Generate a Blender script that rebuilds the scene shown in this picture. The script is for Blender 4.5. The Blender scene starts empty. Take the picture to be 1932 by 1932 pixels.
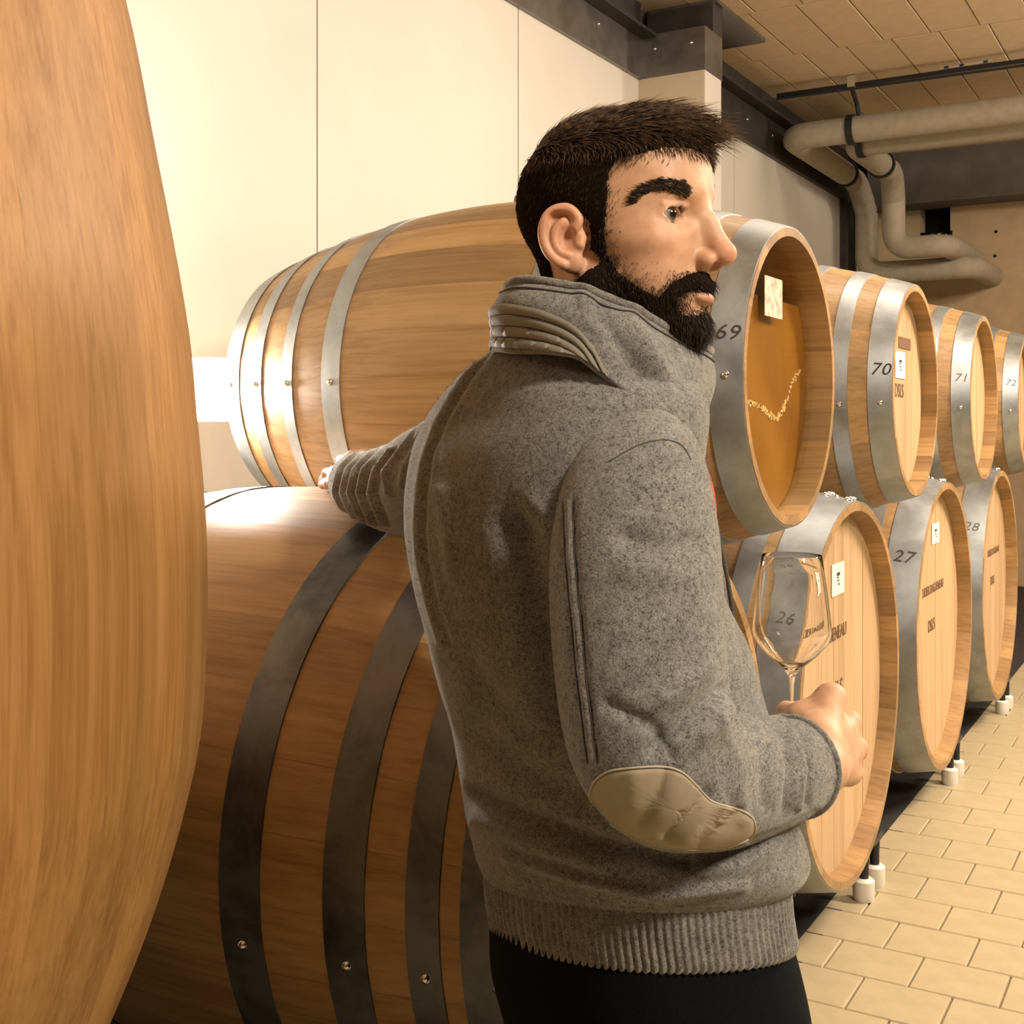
import bpy, bmesh, math, random
import numpy as np
from mathutils import Vector, Matrix, Euler
from mathutils.bvhtree import BVHTree

random.seed(7)
rng = np.random.default_rng(7)
scene = bpy.context.scene
COL = scene.collection

# ------------------------------------------------------------------ camera
CH = 1.20                                  # camera height above the floor
FPX, YAW, HOR = 2270.0, 0.5305, 800.0      # focal length in pixels of the 1932 frame, heading, horizon row
CA, SA = math.cos(YAW), math.sin(YAW)
cam_data = bpy.data.cameras.new('camera')
cam = bpy.data.objects.new('camera', cam_data)
COL.objects.link(cam)
cam.location = (0, 0, CH)
cam.rotation_euler = (math.pi / 2, 0, YAW)
cam_data.sensor_fit = 'HORIZONTAL'
cam_data.sensor_width = 36.0
cam_data.lens = FPX / 1932.0 * 36.0
cam_data.shift_y = -(966.0 - HOR) / 1932.0
cam_data.clip_start = 0.02
scene.camera = cam

# ------------------------------------------------------------------ world, lights, exposure
world = bpy.data.worlds.new('world')
scene.world = world
world.use_nodes = True
world.node_tree.nodes['Background'].inputs[0].default_value = (0.35, 0.62, 0.72, 1)
world.node_tree.nodes['Background'].inputs[1].default_value = 0.006

def area_light(name, loc, size, size_y, energy, color, target):
    d = bpy.data.lights.new(name, 'AREA')
    d.shape = 'RECTANGLE'
    d.size, d.size_y, d.energy, d.color = size, size_y, energy, color
    o = bpy.data.objects.new(name, d)
    COL.objects.link(o)
    o.location = loc
    o.rotation_euler = (Vector(target) - Vector(loc)).to_track_quat('-Z', 'Y').to_euler()
    return o

WARM = (1.0, 0.875, 0.735)
# fluorescent tubes under the ceiling of the aisle, running along it
area_light('aisle_tube_light_near', (1.85, 0.50, 3.10), 0.25, 0.8, 180, WARM, (0.1, 0.9, 0.5))
area_light('aisle_tube_light_middle', (1.35, 4.2, 3.10), 0.25, 1.5, 235, WARM, (0.3, 4.2, 0))
area_light('aisle_tube_light_far', (1.35, 7.2, 3.10), 0.25, 1.5, 200, WARM, (0.3, 7.2, 0))
area_light('entrance_tube_light', (-2.05, -0.75, 3.12), 0.25, 1.0, 32, WARM, (-1.2, 0.6, 0.6))
area_light('barrel_row_tube_light', (-1.25, 3.7, 3.14), 0.2, 3.2, 47, WARM, (-1.95, 3.7, 1.2))

# unseen uplights, added to brighten the ceiling
area_light('added_uplight_middle', (1.35, 4.2, 2.95), 0.25, 1.5, 58, WARM, (1.2, 4.2, 4))
area_light('added_uplight_far', (1.35, 7.2, 2.95), 0.25, 1.5, 78, WARM, (0.9, 7.0, 4))
scene.cycles.diffuse_bounces = 2

scene.view_settings.view_transform = 'Standard'
scene.view_settings.look = 'None'
scene.view_settings.exposure = 0.0
scene.view_settings.gamma = 1.0
scene.view_settings.use_curve_mapping = False

# ------------------------------------------------------------------ helpers
def W(px, py, d):
    """a point of the place: seen at pixel (px, py) of the photograph, d metres in front of the camera"""
    xr = (px - 966.0) / FPX * d
    z = (HOR - py) / FPX * d
    return np.array([xr * CA - d * SA, xr * SA + d * CA, z + CH])

def proj(P):
    P = np.asarray(P, float)
    X, Y, Z = P[..., 0], P[..., 1], P[..., 2] - CH
    xr = X * CA + Y * SA
    d = -X * SA + Y * CA
    return 966 + FPX * xr / d, HOR - FPX * Z / d

def onX(px, py, X):
    r = W(px, py, 1.0); r[2] -= CH
    r = r * (X / r[0]); r[2] += CH
    return r

def onY(px, py, Y):
    r = W(px, py, 1.0); r[2] -= CH
    r = r * (Y / r[1]); r[2] += CH
    return r

class MB:
    def __init__(self):
        self.v, self.f = [], []
    def add(self, vs, fs):
        o = len(self.v)
        self.v.extend([tuple(map(float, p)) for p in vs])
        self.f.extend([tuple(int(i) + o for i in q) for q in fs])
        return self
    def box(self, x0, x1, y0, y1, z0, z1, bev=0.0):
        if bev <= 0:
            vs = [(x, y, z) for x in (x0, x1) for y in (y0, y1) for z in (z0, z1)]
            fs = [(0, 1, 3, 2), (4, 6, 7, 5), (0, 4, 5, 1), (2, 3, 7, 6), (0, 2, 6, 4), (1, 5, 7, 3)]
            return self.add(vs, fs)
        b = bev
        rings = []
        for z, i in ((z0, b), (z0 + b, 0), (z1 - b, 0), (z1, b)):
            rings.append([(x0 + i, y0 + i, z), (x1 - i, y0 + i, z), (x1 - i, y1 - i, z), (x0 + i, y1 - i, z)])
        vs = [p for r in rings for p in r]
        fs = [(3, 2, 1, 0), (12, 13, 14, 15)]
        for k in range(3):
            for j in range(4):
                a, c = k * 4 + j, k * 4 + (j + 1) % 4
                fs.append((a, c, c + 4, a + 4))
        return self.add(vs, fs)
    def tube(self, pts, r, n=12, cap=True):
        pts = [np.array(p, float) for p in pts]
        rs = r if hasattr(r, '__len__') else [r] * len(pts)
        vs, fs = [], []
        up = None
        for i, p in enumerate(pts):
            t = pts[min(i + 1, len(pts) - 1)] - pts[max(i - 1, 0)]
            t = t / (np.linalg.norm(t) + 1e-12)
            if up is None:
                up = np.array([0, 0, 1.0]) if abs(t[2]) < 0.9 else np.array([1.0, 0, 0])
            u = up - t * up.dot(t); u /= np.linalg.norm(u) + 1e-12
            w = np.cross(t, u); up = u
            for k in range(n):
                a = 2 * math.pi * k / n
                vs.append(p + rs[i] * (math.cos(a) * u + math.sin(a) * w))
        for i in range(len(pts) - 1):
            for k in range(n):
                a, b = i * n + k, i * n + (k + 1) % n
                fs.append((a, b, b + n, a + n))
        if cap:
            fs.append(tuple(range(n - 1, -1, -1)))
            fs.append(tuple((len(pts) - 1) * n + k for k in range(n)))
        return self.add(vs, fs)
    def lathe(self, prof, n=32, axis='z', c=(0, 0, 0), closed=False):
        """prof: (radius, height) pairs"""
        vs, fs = [], []
        for (r, h) in prof:
            for k in range(n):
                a = 2 * math.pi * k / n
                if axis == 'z': p = (c[0] + r * math.cos(a), c[1] + r * math.sin(a), c[2] + h)
                elif axis == 'x': p = (c[0] + h, c[1] + r * math.cos(a), c[2] + r * math.sin(a))
                else: p = (c[0] + r * math.sin(a), c[1] + h, c[2] + r * math.cos(a))
                vs.append(p)
        m = len(prof)
        for i in range(m if closed else m - 1):
            for k in range(n):
                a, b = i * n + k, i * n + (k + 1) % n
                a2, b2 = ((i + 1) % m) * n + k, ((i + 1) % m) * n + (k + 1) % n
                fs.append((a, b, b2, a2))
        return self.add(vs, fs)
    def mesh(self, name, mat=None, smooth=False, sharp=None):
        me = bpy.data.meshes.new(name)
        me.from_pydata(self.v, [], self.f)
        if smooth:
            me.polygons.foreach_set('use_smooth', [True] * len(me.polygons))
            if sharp is not None:
                me.set_sharp_from_angle(angle=math.radians(sharp))
        if mat: me.materials.append(mat)
        me.update()
        if len(self.f) < 60000:
            bm = bmesh.new(); bm.from_mesh(me)
            bmesh.ops.recalc_face_normals(bm, faces=bm.faces)
            bm.to_mesh(me); bm.free()
        return me
    def build(self, name, mat=None, parent=None, smooth=False, sharp=None, loc=None, rot=None):
        return link(name, self.mesh(name, mat, smooth, sharp), parent, loc, rot)

def link(name, data, parent=None, loc=None, rot=None):
    o = bpy.data.objects.new(name, data)
    COL.objects.link(o)
    if parent is not None: o.parent = parent
    if loc is not None: o.location = loc
    if rot is not None: o.rotation_euler = rot
    return o

def empty(name, loc=(0, 0, 0), rot=(0, 0, 0)):
    o = bpy.data.objects.new(name, None)
    COL.objects.link(o)
    o.location, o.rotation_euler = loc, rot
    o.empty_display_size = 0.1
    return o

def tag(o, label=None, category=None, group=None, kind=None):
    if label: o['label'] = label
    if category: o['category'] = category
    if group: o['group'] = group
    if kind: o['kind'] = kind
    return o

def catmull(pts, n):
    """smooth curve through the points (rows of any width), n samples"""
    P = np.array(pts, float)
    m = len(P)
    t = np.linspace(0, m - 1, n)
    out = np.zeros((n, P.shape[1]))
    for q, tt in enumerate(t):
        i = min(int(tt), m - 2); u = tt - i
        p0, p1, p2, p3 = P[max(i - 1, 0)], P[i], P[i + 1], P[min(i + 2, m - 1)]
        out[q] = 0.5 * ((2 * p1) + (-p0 + p2) * u + (2 * p0 - 5 * p1 + 4 * p2 - p3) * u * u + (-p0 + 3 * p1 - 3 * p2 + p3) * u ** 3)
    return out

# ------------------------------------------------------------------ materials
def new_mat(name):
    m = bpy.data.materials.new(name)
    m.use_nodes = True
    nt = m.node_tree
    b = nt.nodes['Principled BSDF']
    return m, nt, b

def N(nt, kind, **kw):
    n = nt.nodes.new(kind)
    for k, v in kw.items():
        if k == 'inputs':
            for a, c in v.items(): n.inputs[a].default_value = c
        else: setattr(n, k, v)
    return n

def ramp(nt, fac, stops):
    r = nt.nodes.new('ShaderNodeValToRGB')
    e = r.color_ramp.elements
    while len(e) < len(stops): e.new(0.5)
    for i, (p, c) in enumerate(stops):
        e[i].position = p
        e[i].color = c if len(c) == 4 else (*c, 1)
    nt.links.new(fac, r.inputs[0])
    return r.outputs[0]

def mixc(nt, fac, a, b, mode='MIX'):
    m = nt.nodes.new('ShaderNodeMix'); m.data_type = 'RGBA'; m.blend_type = mode
    for s, v in ((m.inputs[0], fac), (m.inputs[6], a), (m.inputs[7], b)):
        if hasattr(v, 'is_linked') or hasattr(v, 'links'): nt.links.new(v, s)
        elif isinstance(v, (int, float)): s.default_value = v
        else: s.default_value = (*v, 1) if len(v) == 3 else v
    return m.outputs[2]

def bump(nt, b, h, strength, dist=0.002):
    n = nt.nodes.new('ShaderNodeBump')
    n.inputs['Strength'].default_value = strength
    n.inputs['Distance'].default_value = dist
    nt.links.new(h, n.inputs['Height'])
    nt.links.new(n.outputs[0], b.inputs['Normal'])
    return n

def plain(name, col, rough=0.5, metal=0.0, noise=0.0, nscale=30, bmp=0.0, coat=0.0):
    m, nt, b = new_mat(name)
    b.inputs['Base Color'].default_value = (*col, 1)
    b.inputs['Roughness'].default_value = rough
    b.inputs['Metallic'].default_value = metal
    b.inputs['Coat Weight'].default_value = coat
    if noise > 0 or bmp > 0:
        tc = N(nt, 'ShaderNodeTexCoord')
        nz = N(nt, 'ShaderNodeTexNoise', inputs={'Scale': nscale, 'Detail': 6.0, 'Roughness': 0.6})
        nt.links.new(tc.outputs['Object'], nz.inputs['Vector'])
        lo = tuple(c * (1 - noise) for c in col); hi = tuple(min(1, c * (1 + noise)) for c in col)
        nt.links.new(ramp(nt, nz.outputs['Fac'], [(0.3, lo), (0.7, hi)]), b.inputs['Base Color'])
        if bmp > 0: bump(nt, b, nz.outputs['Fac'], bmp)
    return m

def oak(name, dark, light, grain_axis='X', rough=0.5, coat=0.0, spread=0.22, freq=1.0, stain=0.0):
    """oak with fine grain along one object axis; every piece takes its own tone and its own stretch of grain"""
    m, nt, b = new_mat(name)
    tc = N(nt, 'ShaderNodeTexCoord'); oi = N(nt, 'ShaderNodeObjectInfo')
    off = N(nt, 'ShaderNodeVectorMath', operation='SCALE'); off.inputs[3].default_value = 37.0
    cmb = N(nt, 'ShaderNodeCombineXYZ')
    for i in range(3): nt.links.new(oi.outputs['Random'], cmb.inputs[i])
    nt.links.new(cmb.outputs[0], off.inputs[0])
    ad = N(nt, 'ShaderNodeVectorMath', operation='ADD')
    nt.links.new(tc.outputs['Object'], ad.inputs[0]); nt.links.new(off.outputs[0], ad.inputs[1])
    mp = N(nt, 'ShaderNodeMapping')
    s = [95.0 * freq] * 3; s['XYZ'.index(grain_axis)] = 2.2
    mp.inputs['Scale'].default_value = s
    nt.links.new(ad.outputs[0], mp.inputs['Vector'])
    g = N(nt, 'ShaderNodeTexNoise', inputs={'Scale': 1.0, 'Detail': 7.0, 'Roughness': 0.62, 'Distortion': 0.25})
    nt.links.new(mp.outputs[0], g.inputs['Vector'])
    mp2 = N(nt, 'ShaderNodeMapping')
    s2 = [13.0 * freq] * 3; s2['XYZ'.index(grain_axis)] = 1.1
    mp2.inputs['Scale'].default_value = s2
    nt.links.new(ad.outputs[0], mp2.inputs['Vector'])
    g2 = N(nt, 'ShaderNodeTexNoise', inputs={'Scale': 1.0, 'Detail': 4.0, 'Roughness': 0.5, 'Distortion': 0.6})
    nt.links.new(mp2.outputs[0], g2.inputs['Vector'])
    mx = N(nt, 'ShaderNodeMath', operation='MULTIPLY_ADD'); mx.inputs[1].default_value = 0.55
    nt.links.new(g.outputs['Fac'], mx.inputs[0])
    m3 = N(nt, 'ShaderNodeMath', operation='MULTIPLY'); m3.inputs[1].default_value = 0.45
    nt.links.new(g2.outputs['Fac'], m3.inputs[0]); nt.links.new(m3.outputs[0], mx.inputs[2])
    c = ramp(nt, mx.outputs[0], [(0.30, dark), (0.52, tuple((a + 2 * d) / 3 for a, d in zip(dark, light))), (0.70, light)])
    hv = N(nt, 'ShaderNodeHueSaturation')
    mr = N(nt, 'ShaderNodeMapRange'); mr.inputs[3].default_value = 1 - spread; mr.inputs[4].default_value = 1 + spread * 0.55
    nt.links.new(oi.outputs['Random'], mr.inputs[0]); nt.links.new(mr.outputs[0], hv.inputs['Value'])
    nt.links.new(c, hv.inputs['Color'])
    outc = hv.outputs[0]
    if stain > 0:
        n3 = N(nt, 'ShaderNodeTexNoise', inputs={'Scale': 5.0, 'Detail': 8.0, 'Roughness': 0.7})
        nt.links.new(ad.outputs[0], n3.inputs['Vector'])
        f = ramp(nt, n3.outputs['Fac'], [(0.56, (0, 0, 0)), (0.75, (stain,) * 3)])
        outc = mixc(nt, f, outc, (0.10, 0.055, 0.02))
    nt.links.new(outc, b.inputs['Base Color'])
    b.inputs['Roughness'].default_value = rough
    b.inputs['Coat Weight'].default_value = coat
    b.inputs['Coat Roughness'].default_value = 0.18
    bump(nt, b, mx.outputs[0], 0.18, 0.0015)
    return m

def galvanised(name, col=(0.37, 0.385, 0.385), rough=0.46, dirt=0.35):
    m, nt, b = new_mat(name)
    tc = N(nt, 'ShaderNodeTexCoord')
    oi = N(nt, 'ShaderNodeObjectInfo')
    nz = N(nt, 'ShaderNodeTexNoise', inputs={'Scale': 9.0, 'Detail': 8.0, 'Roughness': 0.65, 'Distortion': 0.4})
    ad = N(nt, 'ShaderNodeVectorMath', operation='ADD')
    nt.links.new(tc.outputs['Object'], ad.inputs[0]); nt.links.new(oi.outputs['Location'], ad.inputs[1])
    nt.links.new(ad.outputs[0], nz.inputs['Vector'])
    nt.links.new(ramp(nt, nz.outputs['Fac'], [(0.28, tuple(c * (1 - dirt) for c in col)), (0.55, col), (0.8, tuple(min(1, c * 1.2) for c in col))]), b.inputs['Base Color'])
    b.inputs['Metallic'].default_value = 0.92
    rr = N(nt, 'ShaderNodeMapRange'); rr.inputs[3].default_value = rough * 0.75; rr.inputs[4].default_value = rough * 1.35
    nt.links.new(nz.outputs['Fac'], rr.inputs[0]); nt.links.new(rr.outputs[0], b.inputs['Roughness'])
    bump(nt, b, nz.outputs['Fac'], 0.06, 0.002)
    return m

M = {}
M['stave'] = oak('barrel_stave_oak', (0.22, 0.108, 0.034), (0.48, 0.295, 0.122), 'X', 0.52, 0.06, 0.30, 1.0, 0.25)
M['head'] = oak('barrel_head_oak', (0.40, 0.25, 0.118), (0.60, 0.41, 0.22), 'Z', 0.55, 0.0, 0.10, 0.55)
M['egg'] = oak('ovoid_cask_oak', (0.22, 0.092, 0.020), (0.45, 0.235, 0.070), 'Z', 0.55, 0.0, 0.20, 1.5)
M['hoop'] = galvanised('galvanised_hoop')
M['hoop_shaded'] = galvanised('weathered_shaded_hoop', (0.17, 0.178, 0.185), 0.45, 0.6)  # hoop steel again, mottled and darkened for the shade behind the man
M['rivet'] = plain('rivet_steel', (0.75, 0.74, 0.70), 0.2, 1.0)
M['bung'] = plain('bung_wood', (0.30, 0.15, 0.07), 0.6, 0, 0.3, 60)
M['ink'] = plain('stencil_ink', (0.035, 0.028, 0.022), 0.7)
M['ink_faded'] = plain('faded_ink', (0.12, 0.115, 0.105), 0.6, 0.3)
M['brand'] = plain('branded_lettering', (0.16, 0.075, 0.03), 0.8)
M['paper'] = plain('label_paper', (0.80, 0.74, 0.62), 0.7, 0, 0.06, 80)
M['panel'] = plain('wall_panel_cream', (0.60, 0.545, 0.46), 0.42, 0, 0.03, 3)
M['gap'] = plain('joint_dark', (0.05, 0.04, 0.03), 0.9)
M['column'] = plain('column_board', (0.48, 0.39, 0.26), 0.6, 0, 0.06, 8)
M['sheet'] = galvanised('sheet_steel_trim', (0.24, 0.22, 0.20), 0.34, 0.3)
M['sheet_dark'] = plain('dark_shaded_steel', (0.055, 0.05, 0.047), 0.45, 0.6, 0.3, 10)  # dark steel; its colour also holds the shade under the ceiling
M['concrete'] = plain('painted_concrete', (0.50, 0.36, 0.21), 0.85, 0, 0.10, 7, 0.25)
M['dark_wall'] = plain('dark_cellar_wall', (0.05, 0.042, 0.033), 0.9, 0, 0.2, 6, 0.2)
M['concrete_beam'] = plain('raw_concrete_beam', (0.12, 0.105, 0.085), 0.8, 0, 0.2, 6, 0.2)
M['block'] = plain('ceiling_block_paint', (0.66, 0.50, 0.31), 0.8, 0, 0.07, 9, 0.2)
M['mortar'] = plain('ceiling_mortar', (0.26, 0.20, 0.13), 0.9, 0, 0.2, 20)
M['tile'] = plain('floor_tile_beige', (0.42, 0.335, 0.20), 0.45, 0, 0.09, 14, 0.12)
M['floor_shade'] = plain('painted_floor_shade', (0.022, 0.019, 0.016), 0.8, 0, 0.3, 12)  # near-black colour for the shade beneath the barrels
M['grout'] = plain('floor_grout', (0.20, 0.15, 0.085), 0.9, 0, 0.15, 30)
M['pipe'] = plain('pipe_insulation', (0.40, 0.335, 0.25), 0.75, 0, 0.10, 22, 0.25)
M['black'] = plain('black_rubber', (0.012, 0.013, 0.014), 0.55)
M['void'] = plain('hole_dark', (0.008, 0.008, 0.008), 0.95)  # near-black painted in for the darkness inside the wall holes
M['blackmetal'] = plain('black_painted_steel', (0.02, 0.02, 0.021), 0.4, 0.3)
M['cup'] = plain('white_foot_plastic', (0.72, 0.66, 0.55), 0.45)
M['silver'] = plain('zinc_hardware', (0.7, 0.68, 0.62), 0.3, 0.9)
# ================================================================== the room
FK = 1.10                                  # the wall stands clear of the barrels' far ends
XW, YB, ZC = -2.20 * FK, 8.70 * FK, CH + 1.85 * FK      # left wall face, back wall face, ceiling height
XR, YF = 3.4, -3.0

# ---- floor: screed with tiles laid in running bond
floor = tag(MB().box(XW - 0.1, XR, YF, YB + 0.1, -0.12, -0.006).build('floor', M['grout']), kind='structure')
tile_me = MB().box(-0.0894, 0.0894, -0.0814, 0.0814, -0.012, 0.0, 0.0025).mesh('tile', M['tile'])
TP, CP = 0.1825, 0.166
cells, halves = [], []
for j in range(-30, 45):
    y = 2.724 + (j - 4) * CP
    for i in range(-14, 24):
        x = -0.662 + i * TP + (0.0912 if (j - 4) % 2 else 0.0)
        if not (XW + 0.1 < x < XR - 0.1): continue
        u, v = proj((x, y, 0.0)) if (-x * SA + y * CA) > 0.4 else (9e9, 0)
        vis = (-60 < u < 2000 and v < 2010 and u > 1300 - 1.0 * max(0, 1000 - v))
        if y > YB - 0.1 or y < YF + 0.1: continue
        if x < -0.84 + TP * 0.5 - 0.04 and y > 1.05:
            if x > -0.84 - 0.03: halves.append((x, y))          # cut tile along the painted shade strip
            continue
        cells.append((0 if vis else 1, math.hypot(x, y), x, y))
cells.sort()
half_me = MB().box(0.0015, 0.0894, -0.0814, 0.0814, -0.012, 0.0, 0.0025).mesh('tile', M['tile'])
for (x, y) in halves: link('tile', half_me, floor, (x, y, 0))
mass = MB()
for n, (k, dd, x, y) in enumerate(cells):
    if k == 0 and n < 300:
        link('tile', tile_me, floor, (x, y, random.uniform(-0.0006, 0.0006)))
    else:
        mass.box(x - 0.0894, x + 0.0894, y - 0.0814, y + 0.0814, -0.011, 0.0)
tag(mass.build('tile_field', M['tile'], floor), kind='stuff')

tag(MB().box(XW + 0.0005, -0.80, 1.12, YB - 0.005, -0.0055, -0.001).build('floor_shade_strip', M['floor_shade']), kind='structure')  # dark strip painted in as the shade under the barrel row

# ---- left wall: tall insulated panels with open joints
wall_left = tag(MB().box(XW - 0.12, XW - 0.03, YF, YB + 0.1, 0, ZC).build('wall_left', M['gap']), kind='structure')
seams = [(2.66 + k * 1.135) * FK for k in range(-5, 7)]
for k in range(len(seams) - 1):
    a, b_ = seams[k], seams[k + 1]
    MB().box(XW - 0.035, XW, a + 0.0035, min(b_, YB) - 0.0035, 0.0, ZC - 0.13, 0.003).build('panel', M['panel'], wall_left)
# ---- sheet-steel channel along the top of the wall
zb = CH + 1.516 * FK
YC, YC2, XC = 4.85 * FK, 5.055 * FK, -1.894 * FK
trim = tag(MB().box(XW + 0.001, XW + 0.022, YF, YC, zb, zb + 0.19).build('trim_1', M['sheet']), kind='structure')
mb = MB().box(XW + 0.001, XW + 0.10, YF, YC, zb + 0.1901, zb + 0.205)
mb.box(XW + 0.001, XW + 0.012, YF, YC, zb + 0.205, ZC - 0.001)  # dark strip standing for the shadow gap up to the ceiling
mb.build('shadow_gap_ledge', M['sheet_dark'], trim)
riv_me = MB().lathe([(0.0, 0.006), (0.005, 0.005), (0.008, 0.0)], 10, 'x').mesh('screw', M['rivet'], True)
for y in np.arange(2.1, YC - 0.05, 0.46):
    link('screw', riv_me, trim, (XW + 0.022, y, zb + 0.13))
trim2 = tag(MB().box(XW + 0.001, XW + 0.03, YC2, YB - 0.001, zb, ZC - 0.001).build('trim_2', M['sheet_dark']), kind='structure')  # dark colour carries the shade on the beam past the column
MB().box(XW + 0.03, XW + 0.11, YC2, YB - 0.001, zb + 0.22, zb + 0.24).build('flange', M['sheet_dark'], trim2)
for y in np.arange(5.9, 8.3, 0.46):
    link('screw', riv_me, trim2, (XW + 0.03, y, zb + 0.13))
# ---- boxed column with a steel collar and a ceiling plate
colm = tag(MB().box(XW + 0.001, XC, YC + 0.002, YC2 - 0.003, 0, zb + 0.001).build('column', M['column']), kind='structure')
mb = MB().box(XW + 0.001, XC + 0.006, YC - 0.004, YC2 + 0.002, zb, zb + 0.205)
mb.build('collar', M['sheet'], colm)
for (x, y) in ((-1.95 * FK, YC - 0.004), (-2.12 * FK, YC - 0.004)):
    link('screw', MB().lathe([(0.0, -0.006), (0.005, -0.005), (0.008, 0.0)], 10, 'y').mesh('screw', M['rivet'], True), colm, (x, y, zb + 0.135))
MB().box(XW + 0.001, XC + 0.006, YC + 0.1, YC2, zb + 0.205, ZC - 0.021).build('neck', M['sheet_dark'], colm)
MB().box(XW + 0.001, -1.874 * FK, 4.96 * FK, 5.60 * FK, ZC - 0.02, ZC - 0.0005).build('ceiling_plate', M['sheet'], colm)
MB().box(XC + 0.0002, XC + 0.003, YC + 0.006, YC2 - 0.006, 0.02, zb - 0.001).build('face_board', M['panel'], colm)

# ---- ceiling: long painted blocks
ceiling = tag(MB().box(XW - 0.1, XR, YF, YB + 0.1, ZC + 0.006, ZC + 0.15).build('ceiling', M['mortar']), kind='structure')
BL, BW = 0.695 * FK, 0.2195 * FK
blk_me = MB().box(-BW / 2 + 0.003, BW / 2 - 0.003, -BL / 2 + 0.004, BL / 2 - 0.004, 0.0, 0.02, 0.003).mesh('ceiling_block', M['block'])
near, far_mb = 0, MB()
for j in range(-10, 8):
    y0 = 5.22 * FK + j * BL
    for i in range(-4, 22):
        x = -1.61 * FK + BW / 2 + i * BW + (0.04 if j % 2 else 0.0)
        if x < XW or x > XR: continue
        cx, cy = x, min(y0 + BL / 2, YB - BL / 2 + 0.01)
        u, v = proj((cx, cy, ZC)) if (-cx * SA + cy * CA) > 1 else (9e9, 0)
        if -100 < u < 2150 and v > -160:
            link('ceiling_block', blk_me, ceiling, (cx, cy, ZC + random.uniform(-0.0015, 0.0015)))
        else:
            far_mb.box(cx - BW / 2 + 0.003, cx + BW / 2 - 0.003, cy - BL / 2 + 0.004, cy + BL / 2 - 0.004, ZC, ZC + 0.02)
tag(far_mb.build('ceiling_block_field', M['block'], ceiling), kind='stuff')

# ---- back wall with a hole broken through it, and the beam above
hx0, hx1, hz0, hz1 = onY(1736, 440, YB)[0], onY(1793, 440, YB)[0], onY(1765, 440, YB)[2], onY(1765, 386, YB)[2]
mb = MB()
mb.box(XW - 0.1, hx0, YB, YB + 0.25, 0, ZC)
mb.box(hx1, XR, YB, YB + 0.25, 0, ZC)
mb.box(hx0, hx1, YB, YB + 0.25, 0, hz0)
mb.box(hx0, hx1, YB, YB + 0.25, hz1, ZC)
wall_back = tag(mb.build('wall_back', M['concrete']), kind='structure')
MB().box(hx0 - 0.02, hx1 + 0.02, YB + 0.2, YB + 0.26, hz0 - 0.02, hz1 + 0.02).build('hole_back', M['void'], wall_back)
mb = MB()
for s in range(14):                                    # crumbled lower edge of the hole
    t = random.random(); w = random.uniform(0.008, 0.022)
    x = hx0 + t * (hx1 - hx0)
    mb.box(x - w, x + w, YB - 0.004, YB + 0.02, hz0 - random.uniform(0.004, 0.03), hz0 + 0.01)
mb.build('crumbled_edge', M['void'], wall_back)
hole_me = MB().lathe([(0.0, -0.004), (0.011, -0.003), (0.013, 0.001)], 12, 'y').mesh('anchor_hole', M['void'])
for (u, v) in ((1881, 380), (1879, 437), (1877, 483), (1800, 470)):
    link('anchor_hole', hole_me, wall_back, tuple(onY(u, v, YB)))
zbb = onY(1800, 377, YB - 0.3)[2]
tag(MB().box(XW + 0.12, XR, YB - 0.30, YB - 0.001, zbb, ZC - 0.001).build('trim_3', M['concrete_beam']), kind='structure')
mb = MB().box(XW + 0.004, XW + 0.05, 8.12 * FK, 8.17 * FK, 0, zb)
tag(mb.build('trim_4', M['sheet_dark']), kind='structure')
mb = MB().box(XW + 0.004, XW + 0.05, 8.34 * FK, 8.38 * FK, 0, zb)
tag(mb.build('trim_5', M['sheet_dark']), kind='structure')
# ---- unseen sides of the cellar, behind and beside the camera
tag(MB().box(XR, XR + 0.1, YF, YB + 0.1, 0, ZC).build('wall_right', M['dark_wall']), kind='structure')
tag(MB().box(XW - 0.1, XR + 0.1, YF - 0.1, YF, 0, ZC).build('wall_front', M['dark_wall']), kind='structure')

# ================================================================== insulated pipes under the ceiling
def bend(pts, r=0.14, n=7):
    """round the corners of a polyline"""
    P = [np.array(p, float) for p in pts]
    out = [P[0]]
    for i in range(1, len(P) - 1):
        a, b_, c = P[i - 1], P[i], P[i + 1]
        u = (a - b_) / np.linalg.norm(a - b_); w = (c - b_) / np.linalg.norm(c - b_)
        rr = min(r, 0.48 * np.linalg.norm(a - b_), 0.48 * np.linalg.norm(c - b_))
        for t in np.linspace(0, 1, n):
            out.append((1 - t) ** 2 * (b_ + u * rr) + 2 * t * (1 - t) * b_ + t * t * (b_ + w * rr))
    out.append(P[-1])
    return out
def at_z(px, py, z):
    r = W(px, py, 1.0); r[2] -= CH
    r = r * ((z - CH) / r[2]); r[2] += CH
    return r
ZP = CH + 1.60 * FK
PR = 0.072 * FK
Y1, Y2, Y3, Y4, Y5 = 6.58 * FK, 8.02 * FK, 8.10 * FK, 7.72 * FK, 6.42 * FK
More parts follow.
